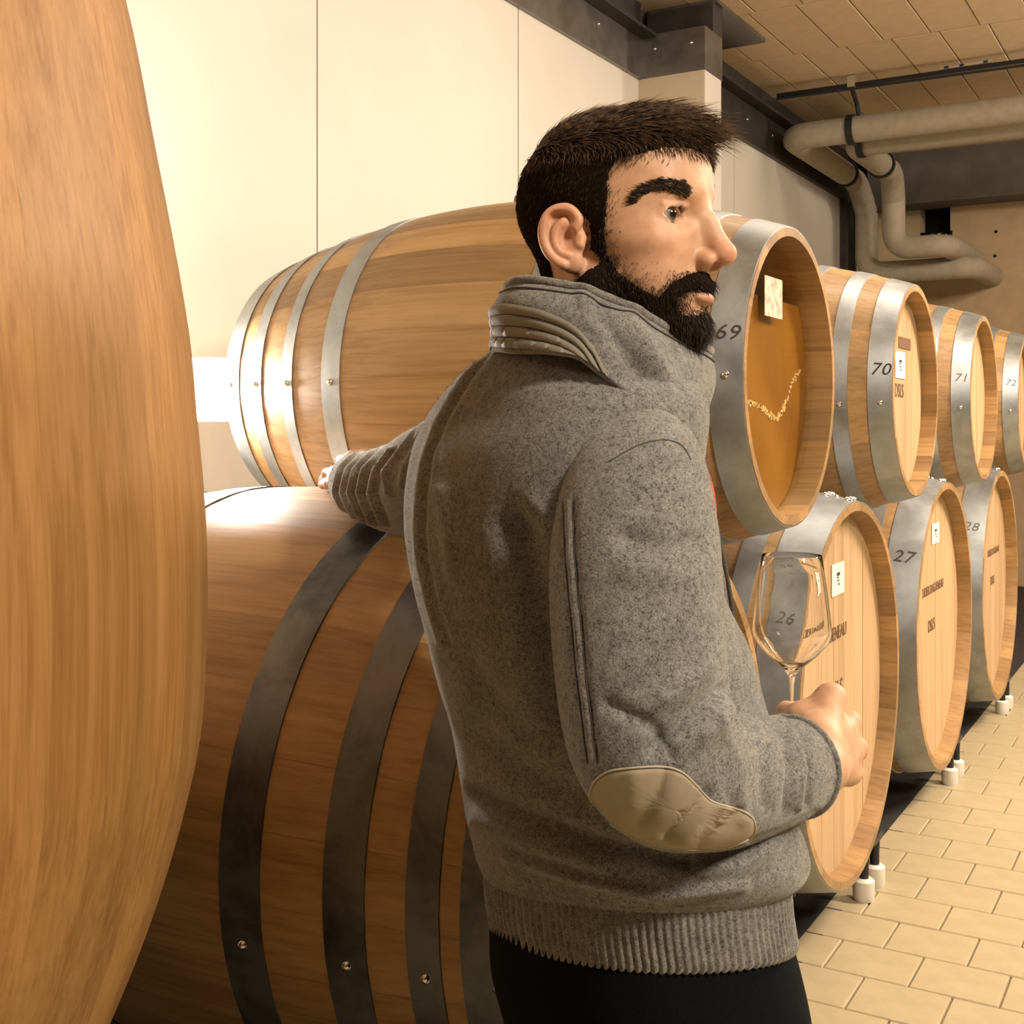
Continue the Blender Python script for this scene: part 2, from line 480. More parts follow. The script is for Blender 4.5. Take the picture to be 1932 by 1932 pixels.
# front pipe: crosses the aisle, turns back along the wall, drops and crosses in front of the back wall
xa = -2.055 * FK
A = [(XR - 0.005, Y1, ZP), (xa, Y1, ZP), (xa, Y2, ZP)]
va = onY(1629, 480, Y2)
A += [(va[0], Y3, ZP - 0.22)]
low = onY(1700, 512, Y3)
A += [(va[0], Y3, low[2]), (onY(1838, 512, Y3)[0], Y3, low[2]), (onY(1838, 512, Y3)[0] + 0.02, YB - 0.002, low[2])]
pa = empty('insulated_pipe', (xa, Y1, ZP))
tag(pa, 'front thick insulated pipe crossing the ceiling and dropping to the lowest bend', 'pipe', 'insulated pipes in the corner')
def rel(pts, o): return [np.array(p) - np.array(o) for p in pts]
MB().tube(rel(bend(A[:4], 0.13), pa.location), PR, 20).build('upper_run', M['pipe'], pa, True, 40)
MB().tube(rel(bend(A[3:], 0.13), pa.location), PR, 20).build('lower_run', M['pipe'], pa, True, 40)
def clamp(pt, axis, parent, r=PR):
    mb = MB().lathe([(r + 0.002, -0.02), (r + 0.012, -0.02), (r + 0.012, 0.02), (r + 0.002, 0.02)], 24, axis, tuple(np.array(pt) - np.array(parent.location)), closed=True)
    return mb.build('clamp', M['black'], parent, True, 40)
clamp((onY(1607, 240, Y1)[0], Y1, ZP), 'x', pa)
clamp((xa, Y4, ZP), 'y', pa)
# rear pipe
xb, yb_, zp2 = -1.76 * FK, 6.80 * FK, ZP - 0.03
vb = onY(1686, 420, 7.85 * FK)
B = [(XR - 0.005, yb_, zp2), (xb, yb_, zp2), (xb, 7.70 * FK, zp2), (vb[0], 7.85 * FK, zp2 - 0.16)]
lowb = onY(1720, 467, 7.85 * FK)
B += [(vb[0], 7.85 * FK, lowb[2]), (onY(1786, 467, 7.85 * FK)[0], 7.85 * FK, lowb[2]), (onY(1786, 467, 7.85 * FK)[0] + 0.03, YB - 0.002, lowb[2])]
pb = empty('insulated_pipe', (xb, yb_, zp2))
tag(pb, 'rear thick insulated pipe ending in the upper elbow below the wall hole', 'pipe', 'insulated pipes in the corner')
MB().tube(rel(bend(B[:4], 0.13), pb.location), PR, 20).build('upper_run', M['pipe'], pb, True, 40)
MB().tube(rel(bend(B[3:], 0.13), pb.location), PR, 20).build('lower_run', M['pipe'], pb, True, 40)
clamp((onY(1625, 260, yb_)[0], yb_, zp2), 'x', pb)
clamp((xb, 7.42 * FK, zp2), 'y', pb)
# thin cable rail above the pipes, with its hanger hardware
rl = empty('cable_rail', (0, Y5, ZC - 0.022))
tag(rl, 'thin dark cable rail with zinc brackets running above the pipes', 'rail')
MB().box(XW + 0.13, XR - 0.01, -0.012, 0.012, -0.045, -0.025).build('rail', M['blackmetal'], rl)
MB().tube([(XW + 0.13, -0.02, -0.06), (-1.0, -0.02, -0.065), (XR - 0.01, -0.02, -0.058)], 0.008, 8).build('cable', M['black'], rl)
x0_, x1_ = onY(1775, 165, Y5)[0], onY(1872, 165, Y5)[0]
MB().box(x0_, x1_, -0.014, 0.014, -0.024, -0.004, 0.003).build('mounting_strip', M['silver'], rl)
for t_ in (0.12, 0.42, 0.88):
    MB().box(x0_ + t_ * (x1_ - x0_) - 0.012, x0_ + t_ * (x1_ - x0_) + 0.012, -0.0155, 0.0155, -0.02, -0.008).build('slot', M['black'], rl)
x = onY(1607, 190, Y5)[0]
MB().box(x - 0.022, x + 0.022, -0.02, 0.02, -0.052, 0.0195, 0.004).build('bracket', M['silver'], rl)
x = onY(1607, 190, Y5)[0]
MB().tube([(x, 0.0, -0.05), (x, 0.12, -0.12), (x, 0.16, -0.18)], 0.014, 8).build('hanger', M['blackmetal'], rl)

# ================================================================== wall lamp (the bright flood lamp between the casks)
def emit(name, col, s):
    m, nt, b = new_mat(name)
    b.inputs['Base Color'].default_value = (*col, 1)
    b.inputs['Emission Color'].default_value = (*col, 1)
    b.inputs['Emission Strength'].default_value = s
    return m
LP = onX(392, 735, -2.03)
lamp = empty('flood_lamp', tuple(LP))
tag(lamp, 'glaring flood lamp on the cream wall beside the ovoid cask', 'lamp')
to_cam = np.array([0.62, -0.75, 0.0]); ang = math.atan2(to_cam[1], to_cam[0])
hold = []
hold.append(MB().box(-0.05, 0.0, -0.06, 0.06, -0.07, 0.07, 0.008).build('housing', M['blackmetal'], lamp, rot=(0, 0, ang)))
hold.append(MB().box(0.0005, 0.010, -0.064, 0.064, -0.074, 0.074, 0.003).build('lens', emit('lamp_lens', (1.0, 0.97, 0.92), 150.0), lamp, rot=(0, 0, ang)))
MB().box(-0.385, 0.0, -0.012, 0.012, -0.012, 0.012).build('wall_arm', M['blackmetal'], lamp)
MB().box(-0.385, -0.371, -0.05, 0.05, -0.07, 0.07).build('wall_plate', M['blackmetal'], lamp)
ld = bpy.data.lights.new('flood_lamp_light', 'POINT')
ld.energy, ld.color, ld.shadow_soft_size = 52, (1.0, 0.95, 0.87), 0.045
lo = link('flood_lamp_light', ld, None, tuple(LP + 0.06 * to_cam))
# ================================================================== barrels
def stave_mesh(name, L, Rb, Re, n, th, nx=26, nw=4, mat=None):
    """one stave, long axis x, lying at the top (+z) of the barrel"""
    half = math.pi / n * 0.9965
    xs = np.linspace(-L / 2, L / 2, nx)
    ang = np.linspace(-half, half, nw)
    mb = MB()
    vs, fs = [], []
    def R(x): return Rb - (Rb - Re) * (np.abs(2 * x / L)) ** 2.0
    for x in xs:
        for a in ang:
            r = R(x) - (0.0007 if a in (ang[0], ang[-1]) else 0.0)
            vs.append((x, r * math.sin(a), r * math.cos(a)))
    no = len(vs)
    # inner surface: chime bevel at both ends
    xin = [-L / 2, -L / 2 + 0.045, -L / 4, 0, L / 4, L / 2 - 0.045, L / 2]
    tin = [th * 0.55, th, th, th, th, th, th * 0.55]
    for x, t in zip(xin, tin):
        for a in ang:
            r = R(x) - t
            vs.append((x, r * math.sin(a), r * math.cos(a)))
    for i in range(nx - 1):
        for j in range(nw - 1):
            a = i * nw + j
            fs.append((a, a + nw, a + nw + 1, a + 1))
    m = len(xin)
    for i in range(m - 1):
        for j in range(nw - 1):
            a = no + i * nw + j
            fs.append((a, a + 1, a + nw + 1, a + nw))
    for j in range(nw - 1):
        fs.append((j, j + 1, no + j + 1, no + j))
        a, b_ = (nx - 1) * nw + j, no + (m - 1) * nw + j
        fs.append((a + 1, a, b_, b_ + 1))
    mb.add(vs, fs)
    return mb.mesh(name, mat, True, 35)

def hoop_mesh(name, L, Rb, Re, x0, x1, mat, n=72, t=0.0028, head_edge=False):
    def R(x): return Rb - (Rb - Re) * (np.abs(2 * x / L)) ** 2.0
    xs = np.linspace(x0, x1, 4)
    prof = [(R(x) + t, x) for x in xs] + [(R(x) - 0.001, x) for x in xs[::-1]]
    return MB().lathe(prof, n, 'x', closed=True).mesh(name, mat, True, 35)

def head_boards(R, n, th):
    """boards of a barrel head, upright, clipped to the circle; local plane y-z, facing +x"""
    out = []
    ws = np.array([random.uniform(0.8, 1.25) for _ in range(n)]); ws = ws / ws.sum() * 2 * R
    y = -R
    for w in ws:
        a, b_ = max(y + 0.0006, -R + 1e-4), min(y + w - 0.0006, R - 1e-4)
        ys = np.linspace(a, b_, 5)
        poly = [(q, math.sqrt(max(R * R - q * q, 0))) for q in ys] + [(q, -math.sqrt(max(R * R - q * q, 0))) for q in ys[::-1]]
        k = len(poly)
        e = random.uniform(-0.0006, 0.0006)
        vs = [(e, p[0], p[1]) for p in poly] + [(-th, p[0], p[1]) for p in poly]
        fs = [tuple(range(k - 1, -1, -1)), tuple(range(k, 2 * k))] + [(i, (i + 1) % k, (i + 1) % k + k, i + k) for i in range(k)]
        out.append((vs, fs))
        y += w
    return out

def text_part(name, body, size, mat, parent, loc, xdir, ydir, shear=0.0, spacing=1.0, sx=1.0, wrap=None):
    cu = bpy.data.curves.new(name, 'FONT')
    cu.body, cu.size, cu.shear, cu.space_character = body, size, shear, spacing
    cu.align_x, cu.align_y = 'CENTER', 'CENTER'
    cu.extrude = 0.0004
    cu.resolution_u = 3
    cu.materials.append(mat)
    tmp = link(name, cu)
    bpy.context.view_layer.update()
    me = bpy.data.meshes.new_from_object(tmp.evaluated_get(bpy.context.evaluated_depsgraph_get()))
    bpy.data.objects.remove(tmp); bpy.data.curves.remove(cu)
    if me.materials: me.materials.clear()
    me.materials.append(mat)
    co = np.zeros(len(me.vertices) * 3); me.vertices.foreach_get('co', co); co = co.reshape(-1, 3)
    x = np.array(Vector(xdir).normalized()); z = np.array(Vector(xdir).cross(Vector(ydir)).normalized()); y = np.cross(z, x)
    out = np.zeros_like(co)
    if wrap:                                   # lettering laid round a hoop: loc is (x, radius, angle)
        xx, r, a = loc
        th = a - co[:, 1] / r
        ax = xx + co[:, 0] * sx
        rr = wrap(ax) + 0.0032 + co[:, 2]
        out = np.stack([ax, -rr * np.sin(th), rr * np.cos(th)], 1)
    else:
        out = np.array(loc) + co[:, :1] * sx * x + co[:, 1:2] * y + co[:, 2:] * z
    me.vertices.foreach_set('co', out.ravel()); me.update()
    return link(name, me, parent)

rivet_me = MB().lathe([(0.0, 0.0065), (0.004, 0.0055), (0.0065, 0.003), (0.0075, -0.001)], 12, 'z').mesh('rivet', M['rivet'], True)

UP = dict(L=1.235, Rb=0.398, Re=0.293, n=26, th=0.030)
LO = dict(L=1.32, Rb=0.526, Re=0.455, n=32, th=0.036)
UP['hoops'] = [(0.0, 0.060), (0.107, 0.149), (0.222, 0.258), (0.350, 0.405)]
LO['hoops'] = [(0.0, 0.095), (0.123, 0.172), (0.232, 0.297), (0.400, 0.472)]
for P_, nm in ((UP, 'stave'), (LO, 'stave')):
    P_['stave_me'] = stave_mesh(nm, P_['L'], P_['Rb'], P_['Re'], P_['n'], P_['th'], mat=M['stave'])
    for kk, mm in (('hoop_me', 'hoop'), ('hoop_me_shaded', 'hoop_shaded')):
        P_[kk] = []
        for (a, b_) in P_['hoops']:
            P_[kk].append((hoop_mesh('hoop', P_['L'], P_['Rb'], P_['Re'], P_['L'] / 2 - b_, P_['L'] / 2 - a - 0.0015, M[mm]),
                           hoop_mesh('hoop', P_['L'], P_['Rb'], P_['Re'], -P_['L'] / 2 + a + 0.0015, -P_['L'] / 2 + b_, M[mm])))

def barrel(name, label, P_, xfront, y, zc, group, glass=False, seam_deg=0.0, shaded=False, rear=True, bung=True):
    L, Rb, Re, n, th = P_['L'], P_['Rb'], P_['Re'], P_['n'], P_['th']
    root = empty(name, (xfront - L / 2, y, zc - Rb))
    tag(root, label, 'barrel', group)
    rot0 = random.uniform(0, 2 * math.pi / n)
    for k in range(n):
        link('stave', P_['stave_me'], root, (0, 0, Rb), (rot0 + 2 * math.pi * k / n, 0, 0))
    hoops = []
    for (fr, bk) in P_['hoop_me_shaded' if shaded else 'hoop_me']:
        hoops.append(link('hoop', fr, root, (0, 0, Rb)))
        hoops.append(link('hoop', bk, root, (0, 0, Rb)))
    def R(x): return Rb - (Rb - Re) * (np.abs(2 * x / L)) ** 2.0
    # rivets where each hoop overlaps itself: angle measured from straight up towards the camera side (-y)
    for hi, ho in enumerate(hoops):
        a, b_ = P_['hoops'][hi // 2]
        sgn = 1 if hi % 2 == 0 else -1
        xm = sgn * (L / 2 - (a + b_) / 2)
        for (dx, da) in ((0.0, 0.0),):
            an = math.radians(seam_deg) + da
            xx = xm + dx * (b_ - a)
            r = R(xx) + 0.0024
            link('rivet', rivet_me, ho, (xx, -r * math.sin(an), r * math.cos(an)), (an, 0, 0))
    # heads
    Rh = R(L / 2 - 0.045) - th + 0.004
    xh = L / 2 - 0.045
    for side in ((1, -1) if rear else (1,)):
        if glass and side == 1: continue
        for (vs, fs) in head_boards(Rh, 9 if Rb > 0.45 else 7, 0.022):
            MB().add(vs, fs).build('head_board', M['head'], root, loc=(side * xh, 0, Rb), rot=(0, 0, 0 if side == 1 else math.pi))
    if bung:
        MB().lathe([(0.0, 0.022), (0.020, 0.020), (0.024, 0.0), (0.024, -0.02)], 16, 'z', (0, 0, 2 * Rb - 0.002)).build('bung', M['bung'], root, True, 40)
    return dict(root=root, hoops=hoops, xh=xh, R=R, P=P_, rot0=rot0, zc=zc, y=y, xf=xfront, Rh=Rh)

def on_hoop(bd, hi, sx, want_y):
    """angle on a hoop whose point shows at row want_y of the photograph, on the camera's side"""
    P_ = bd['P']; L = P_['L']
    x = L / 2 - sx
    r = bd['R'](x) + 0.0036
    best = None
    for a in np.linspace(0.02, math.pi - 0.02, 600):
        p = (bd['xf'] - L / 2 + x, bd['y'] - r * math.sin(a), bd['zc'] + r * math.cos(a))
        e = abs(proj(p)[1] - want_y)
        if best is None or e < best[0]: best = (e, a)
    return x, r, best[1]

def hoop_number(bd, txt, want_y, size, sx=0.03, mat='ink'):
    x, r, a = on_hoop(bd, 0, sx, want_y)
    ho = bd['hoops'][0]
    text_part('number_marking', txt, size, M[mat], ho, (x, r, a), (1, 0, 0), (0, math.cos(a), math.sin(a)), 0.25, 1.1, wrap=bd['R'])

def head_xy(bd, px, py):
    """pixel on the barrel head -> (y, z) local to the root"""
    p = onX(px, py, bd['xf'] - 0.045)
    return p[1] - bd['y'], p[2] - bd['zc'] + bd['P']['Rb']

def head_text(bd, txt, px, py, size, mat, sx=1.0, shear=0.0):
    y, z = head_xy(bd, px, py)
    text_part('branded_lettering', txt, size, mat, bd['root'], (bd['xh'] + 0.0012, y, z), (0, 1, 0), (0, 0, 1), shear, 1.0, sx)

def head_label(bd, x0, x1, y0, y1, marks=True, mat='paper', dx=0.0012):
    ya, za = head_xy(bd, x0, (y0 + y1) / 2); yb, zb_ = head_xy(bd, x1, (y0 + y1) / 2)
    _, zt = head_xy(bd, (x0 + x1) / 2, y0); _, zl = head_xy(bd, (x0 + x1) / 2, y1)
    o = MB().box(0, 0.0012, -(yb - ya) / 2, (yb - ya) / 2, -(zt - zl) / 2, (zt - zl) / 2).build('paper_label', M[mat], bd['root'], loc=(bd['xh'] + dx, (ya + yb) / 2, (zt + zl) / 2))
    if marks:
        w, h = (yb - ya), (zt - zl)
        mb = MB()
        mb.box(0.0012, 0.0018, -w * 0.12, w * 0.14, h * 0.10, h * 0.20)
        mb.box(0.0012, 0.0018, -w * 0.10, w * 0.02, h * 0.02, h * 0.07)
        mb.box(0.0012, 0.0018, -w * 0.08, w * 0.06, -h * 0.07, -h * 0.03)
        mb.box(0.0012, 0.0018, 0.0, w * 0.10, -h * 0.20, -h * 0.14)
        mb.build('printed_mark', M['ink'], o)

XU, XL, ZU, ZL, YU, YL, SP = -0.7233, -0.7506, CH + 0.0929, CH - 0.6444, 2.336, 2.915, 1.131
GU, GL = 'slim barrels on the upper tier', 'wide barrels on the floor tier'
u69 = barrel('wine_barrel', 'upper barrel numbered 69 with a clear amber end showing its inside', UP, XU, YU, ZU, GU, glass=True, seam_deg=91)
u70 = barrel('wine_barrel', 'upper barrel numbered 70 with a pale wooden end', UP, XU, YU + SP, ZU, GU, seam_deg=97)
u71 = barrel('wine_barrel', 'upper barrel numbered 71, third along the upper tier', UP, XU, YU + 2 * SP, ZU, GU, seam_deg=97)
u72 = barrel('wine_barrel', 'upper barrel numbered 72, farthest along the upper tier and cut by the frame', UP, XU, YU + 3 * SP, ZU, GU, seam_deg=97)
l0 = barrel('wine_barrel', 'wide floor barrel with weathered hoops darkened for shade behind the man, nearest the ovoid cask', LO, XL, YL - SP, ZL, GL, seam_deg=100, shaded=True)
l1 = barrel('wine_barrel', 'wide floor barrel behind the wine glass with branded end and paper label', LO, XL, YL, ZL, GL, seam_deg=0)
l2 = barrel('wine_barrel', 'wide floor barrel numbered 27 beneath barrels 70 and 71', LO, XL, YL + SP, ZL, GL, seam_deg=0)
l3 = barrel('wine_barrel', 'wide floor barrel numbered 28, farthest of the floor tier', LO, XL, YL + 2 * SP, ZL, GL, seam_deg=0)
# clusters of bright bolts on top of the floor barrels' end hoops
for bd in (l0, l1, l2, l3):
    for hi in (0, 1):
        sgn = 1 if hi == 0 else -1
        for (dx, da) in ((0.02, -0.02), (0.02, 0.05), (0.02, 0.10), (0.072, -0.02), (0.072, 0.05), (0.072, 0.10)):
            xx = sgn * (LO['L'] / 2 - dx); r = bd['R'](xx) + 0.0024
            o = link('rivet', rivet_me, bd['hoops'][hi], (xx, r * math.sin(da), r * math.cos(da)), (-da, 0, 0))
            o.scale = (1.35, 1.35, 1.3)
hoop_number(u69, '69', 627, 0.040)
hoop_number(u70, '70', 697, 0.046)
hoop_number(u71, '71', 713, 0.040, 0.03, 'ink_faded')
hoop_number(u72, '72', 722, 0.038, 0.03, 'ink_faded')
hoop_number(l1, '26', 1172, 0.045, 0.05, 'ink_faded')
hoop_number(l2, '27', 1050, 0.055, 0.052)
hoop_number(l3, '28', 993, 0.05, 0.052, 'ink_faded')
NAME_ = 'DIDIER DAGUENEAU'
head_text(l1, NAME_, 1556, 1207, 0.047, M['brand'], 0.85)
head_text(l1, 'DSLS', 1577, 1303, 0.060, M['brand'], 0.9)
head_text(l2, NAME_, 1760, 1110, 0.042, M['brand'], 0.85)
head_text(l2, 'DSLS', 1757, 1180, 0.055, M['brand'], 0.9)
head_text(l3, NAME_, 1874, 1040, 0.038, M['brand'], 0.8)
head_text(l3, 'DSLS', 1872, 1095, 0.05, M['brand'], 0.9)
head_text(u70, 'DSLS', 1696, 738, 0.055, M['brand'], 0.9)
head_label(l1, 1568, 1591, 1062, 1122)
head_label(l2, 1757, 1771, 987, 1025)
head_label(u70, 1688, 1706, 664, 714)
hy, hz = head_xy(u70, 1706, 648)
MB().box(0, 0.0014, -0.075, 0.075, -0.016, 0.016).build('branded_panel', M['brand'], u70['root'], loc=(u70['xh'] + 0.0006, hy, hz))

# ---- the see-through end of barrel 69
m, nt, b = new_mat('clear_end_amber')
b.inputs['Base Color'].default_value = (0.95, 0.62, 0.22, 1)
b.inputs['Roughness'].default_value = 0.03
tr = N(nt, 'ShaderNodeBsdfTransparent'); tr.inputs[0].default_value = (0.985, 0.95, 0.86, 1)
gl = N(nt, 'ShaderNodeBsdfGlossy'); gl.inputs['Roughness'].default_value = 0.02
lw = N(nt, 'ShaderNodeLayerWeight'); lw.inputs[0].default_value = 0.5
fr = N(nt, 'ShaderNodeMath', operation='MULTIPLY'); fr.inputs[1].default_value = 0.10
nt.links.new(lw.outputs['Facing'], fr.inputs[0])
ms = N(nt, 'ShaderNodeMixShader')
nt.links.new(fr.outputs[0], ms.inputs[0]); nt.links.new(tr.outputs[0], ms.inputs[1]); nt.links.new(gl.outputs[0], ms.inputs[2])
nt.links.new(ms.outputs[0], nt.nodes['Material Output'].inputs['Surface'])
M['clear'] = m
m, nt, b = new_mat('amber_wine')
tc = N(nt, 'ShaderNodeTexCoord')
nz = N(nt, 'ShaderNodeTexNoise', inputs={'Scale': 4.0, 'Detail': 3.0})
nt.links.new(tc.outputs['Object'], nz.inputs['Vector'])
nt.links.new(ramp(nt, nz.outputs['Fac'], [(0.3, (0.22, 0.10, 0.012)), (0.7, (0.36, 0.18, 0.03))]), b.inputs['Base Color'])
b.inputs['Roughness'].default_value = 0.25
b.inputs['Subsurface Weight'].default_value = 0.5
b.inputs['Subsurface Radius'].default_value = (0.08, 0.04, 0.01)
M['wine'] = m
Rh = u69['Rh']
MB().lathe([(0.0, 0.0), (Rh, 0.0), (Rh, -0.012), (0.0, -0.012)], 64, 'x').build('clear_end', M['clear'], u69['root'], False, loc=(u69['xh'], 0, UP['Rb']))
lev = head_xy(u69, 1480, 566)[1] - UP['Rb']                # the wine stands to this height inside
a0 = math.asin(lev / (Rh - 0.002))
arc = [((Rh - 0.002) * math.cos(t), (Rh - 0.002) * math.sin(t)) for t in np.linspace(a0, -math.pi - a0, 48)]
k = len(arc)
vs = [(0.0, p[0], p[1]) for p in arc] + [(-0.45, p[0], p[1]) for p in arc]
fs = [tuple(range(k)), tuple(range(2 * k - 1, k - 1, -1))] + [(i, i + k, (i + 1) % k + k, (i + 1) % k) for i in range(k)]
MB().add(vs, fs).build('wine', M['wine'], u69['root'], loc=(u69['xh'] - 0.016, 0, UP['Rb']))
mb = MB()
lees = []                                                  # pale line of lees clinging to the pane
for (px, py) in ((1408, 755), (1420, 763), (1436, 768), (1447, 776), (1458, 786), (1470, 784), (1480, 768), (1488, 748), (1494, 728), (1502, 712), (1510, 700)):
    p = onX(px, py, XU - 0.058)
    lees.append((0, p[1] - u69['y'], p[2] - u69['zc']))
cur = catmull(lees, 90)
for q in range(len(cur)):
    c = cur[q] + np.array([0, random.uniform(-0.004, 0.004), random.uniform(-0.006, 0.006)])
    s = random.uniform(0.0016, 0.0048) * (1.0 if q < 60 else 0.6)
    mb.box(c[0] - 0.001, c[0] + 0.0015, c[1] - s, c[1] + s, c[2] - s * 0.8, c[2] + s * 0.8)
mb.build('lees_line', plain('pale_lees', (0.85, 0.66, 0.36), 0.7), u69['root'], loc=(u69['xh'] - 0.0150, 0, UP['Rb']))
head_label(u69, 1441, 1474, 524, 599, marks=False)
mt = M['label_mottled'] = plain('mottled_label', (0.62, 0.50, 0.36), 0.6, 0, 0.55, 55)
for o in u69['root'].children:
    if o.name.startswith('paper_label'): o.data.materials[0] = mt

# ================================================================== steel rack feet under the floor barrels
def rack(bd, label):
    y, zc = bd['y'], bd['zc']
    root = empty('barrel_rack', (XL - LO['L'] / 2, y, 0))
    tag(root, label, 'rack', 'racks under the floor barrels')
    L = LO['L']
    for sx in (1, -1):
        xf = sx * (L / 2 - 0.02)
        for yy in (0.152, 0.263):
            sy = 1
            cup = MB().lathe([(0.0, 0.0), (0.024, 0.0), (0.027, 0.01), (0.027, 0.05), (0.02, 0.056), (0.0, 0.056)], 18, 'z').build('foot_cup', M['cup'], root, True, 40, loc=(xf, yy, 0))
            MB().tube([(xf, yy, 0.05), (xf, yy, 0.085), (xf, yy + 0.010, 0.108 if yy < 0.2 else 0.13)], 0.0125, 10).build('leg', M['blackmetal'], root, True, 40)
        MB().box(xf - 0.016, xf + 0.016, 0.195, 0.292, 0.118, 0.138, 0.004).build('saddle', M['blackmetal'], root)
        xi = xf - sx * 0.30
        MB().tube([(xi, -0.165, 0.03), (xi, 0, 0.03), (xi, 0.165, 0.03)], 0.010, 8).build('cross_bar', M['blackmetal'], root, True, 40)
    for sy in (-1, 1):
        yy = sy * 0.165
        MB().tube([(-L / 2 + 0.30, yy, 0.03), (L / 2 - 0.30, yy, 0.03)], 0.012, 8).build('side_bar', M['blackmetal'], root, True, 40)
    for q in (-0.33, 0.33):                                  # cradle blocks that carry the belly hoops
        for sy in (-1, 1):
            MB().box(q - 0.03, q + 0.03, sy * 0.165 - 0.022, sy * 0.165 + 0.022, 0.042, 0.066).build('cradle', M['black'], root)
    return root
rack(l0, 'black rack with white feet under the barrel with dark hoops behind the man')
rack(l1, 'black rack with white feet under the branded barrel behind the glass')
rack(l2, 'black rack with white feet under floor barrel 27, second from the far end')
rack(l3, 'farthest black rack, its white foot showing below floor barrel 28')

# ================================================================== upright ovoid cask in front
EC = np.array([-1.409, 0.646])
prof = [(0.95, 0.13), (0.90, 0.22), (0.82, 0.30), (0.70, 0.375), (0.52, 0.450), (0.305, 0.4945), (0.117, 0.528), (0.0, 0.5395), (-0.13, 0.5495), (-0.27, 0.5485),
        (-0.39, 0.537), (-0.56, 0.4896), (-0.743, 0.412), (-0.88, 0.335), (-0.98, 0.255), (-1.04, 0.18)]
pr = catmull(prof, 70)
egg = empty('ovoid_cask', (EC[0], EC[1], 0))
tag(egg, 'large upright egg-shaped cask of honey oak filling the near edge of the picture', 'cask')
NS = 44
half = math.pi / NS * 0.9985
vs, fs = [], []
ang = np.linspace(-half, half, 4)
for (z, r) in pr:
    for a in ang:
        rr = r - (0.0005 if a in (ang[0], ang[-1]) else 0)
        vs.append((rr * math.cos(a), rr * math.sin(a), z + CH))
no = len(vs)
for (z, r) in pr:
    for a in (ang[0], ang[-1]):
        vs.append(((r - 0.03) * math.cos(a), (r - 0.03) * math.sin(a), z + CH))
for i in range(len(pr) - 1):
    for j in range(3):
        q = i * 4 + j
        fs.append((q, q + 4, q + 5, q + 1))
    q = no + i * 2
    fs.append((q, q + 1, q + 3, q + 2))
egg_me = MB().add(vs, fs).mesh('stave', M['egg'], True, 30)
for k in range(NS):
    link('stave', egg_me, egg, (0, 0, 0), (0, 0, 2 * math.pi * k / NS))
MB().lathe([(0.0, 0.93), (0.128, 0.93), (0.128, 0.96), (0.11, 0.965), (0.0, 0.965)], 32, 'z', (0, 0, CH)).build('lid', M['egg'], egg, True, 40)
MB().lathe([(0.19, -1.05), (0.235, -1.03), (0.30, -1.18), (0.31, -1.2), (0.0, -1.2)], 40, 'z', (0, 0, CH)).build('stand', M['blackmetal'], egg, True, 40)
# ================================================================== the man
import openvdb
RIGHT = np.array([CA, SA, 0.0]); DEEP = np.array([-SA, CA, 0.0]); UPV = np.array([0, 0, 1.0])
def RD(r, d, z=0.0): return r * RIGHT + d * DEEP + z * UPV
BF = RD(0.87, 0.493); BF /= np.linalg.norm(BF)          # the way his chest points
BR = RD(0.493, -0.87); BR /= np.linalg.norm(BR)         # towards his right arm
HS = 1.04                                               # head size
HF = RD(0.875, -0.484); HF /= np.linalg.norm(HF)        # the way his face points
HL = np.cross(UPV, HF)                                  # towards his left ear
HO = W(1172, 446, 1.28)
HM = np.stack([HF, HL, UPV], 1)                         # head frame -> world
def H(x, y, z): return HO + HS * (HM @ np.array([x, y, z], float))
def to_head(P): return (P - HO) @ HM / HS

# ---- signed-distance body -------------------------------------------------
PR_ = []
def smin(a, b, k):
    h = np.clip(0.5 + 0.5 * (b - a) / k, 0, 1)
    return b + (a - b) * h - k * h * (1 - h)
def smax(a, b, k): return -smin(-a, -b, k)
def cap(a, b, ra, rb=None, k=0.012, op='u'):
    a, b = np.array(a, float), np.array(b, float); rb = ra if rb is None else rb
    def fn(P):
        ba = b - a; t = np.clip(((P - a) @ ba) / (ba @ ba + 1e-12), 0, 1)
        return np.linalg.norm(P - (a + t[..., None] * ba), axis=-1) - (ra + (rb - ra) * t)
    lo = np.minimum(a, b) - max(ra, rb); hi = np.maximum(a, b) + max(ra, rb)
    PR_.append((fn, lo, hi, k, op))
def ell(c, r, Mx=None, k=0.012, op='u'):
    """ellipsoid; Mx columns are its axes in world space"""
    c, r = np.array(c, float), np.array(r, float); Mx = np.eye(3) if Mx is None else Mx
    def fn(P):
        q = (P - c) @ Mx
        k0 = np.linalg.norm(q / r, axis=-1); k1 = np.linalg.norm(q / (r * r), axis=-1)
        return k0 * (k0 - 1.0) / (k1 + 1e-9)
    e = np.max(r)
    PR_.append((fn, c - e, c + e, k, op))
FS = 0.0105                                             # how far the face sits back
def fx(x): return x - FS * min(1.0, max(0.0, (x - 0.03) / 0.03))
def hell(x, y, z, rx, ry, rz, k=0.012, op='u', R=None):
    ell(H(fx(x), y, z), np.array([rx, ry, rz]) * HS, HM if R is None else HM @ R, k, op)
def hcap(a, b, ra, rb=None, k=0.01, op='u'):
    a = (fx(a[0]), a[1], a[2]); b = (fx(b[0]), b[1], b[2])
    cap(H(*a), H(*b), ra * HS, (ra if rb is None else rb) * HS, k, op)
def roty(deg):
    c, s = math.cos(math.radians(deg)), math.sin(math.radians(deg)); return np.array([[c, 0, s], [0, 1, 0], [-s, 0, c]])
def rotz(deg):
    c, s = math.cos(math.radians(deg)), math.sin(math.radians(deg)); return np.array([[c, -s, 0], [s, c, 0], [0, 0, 1]])

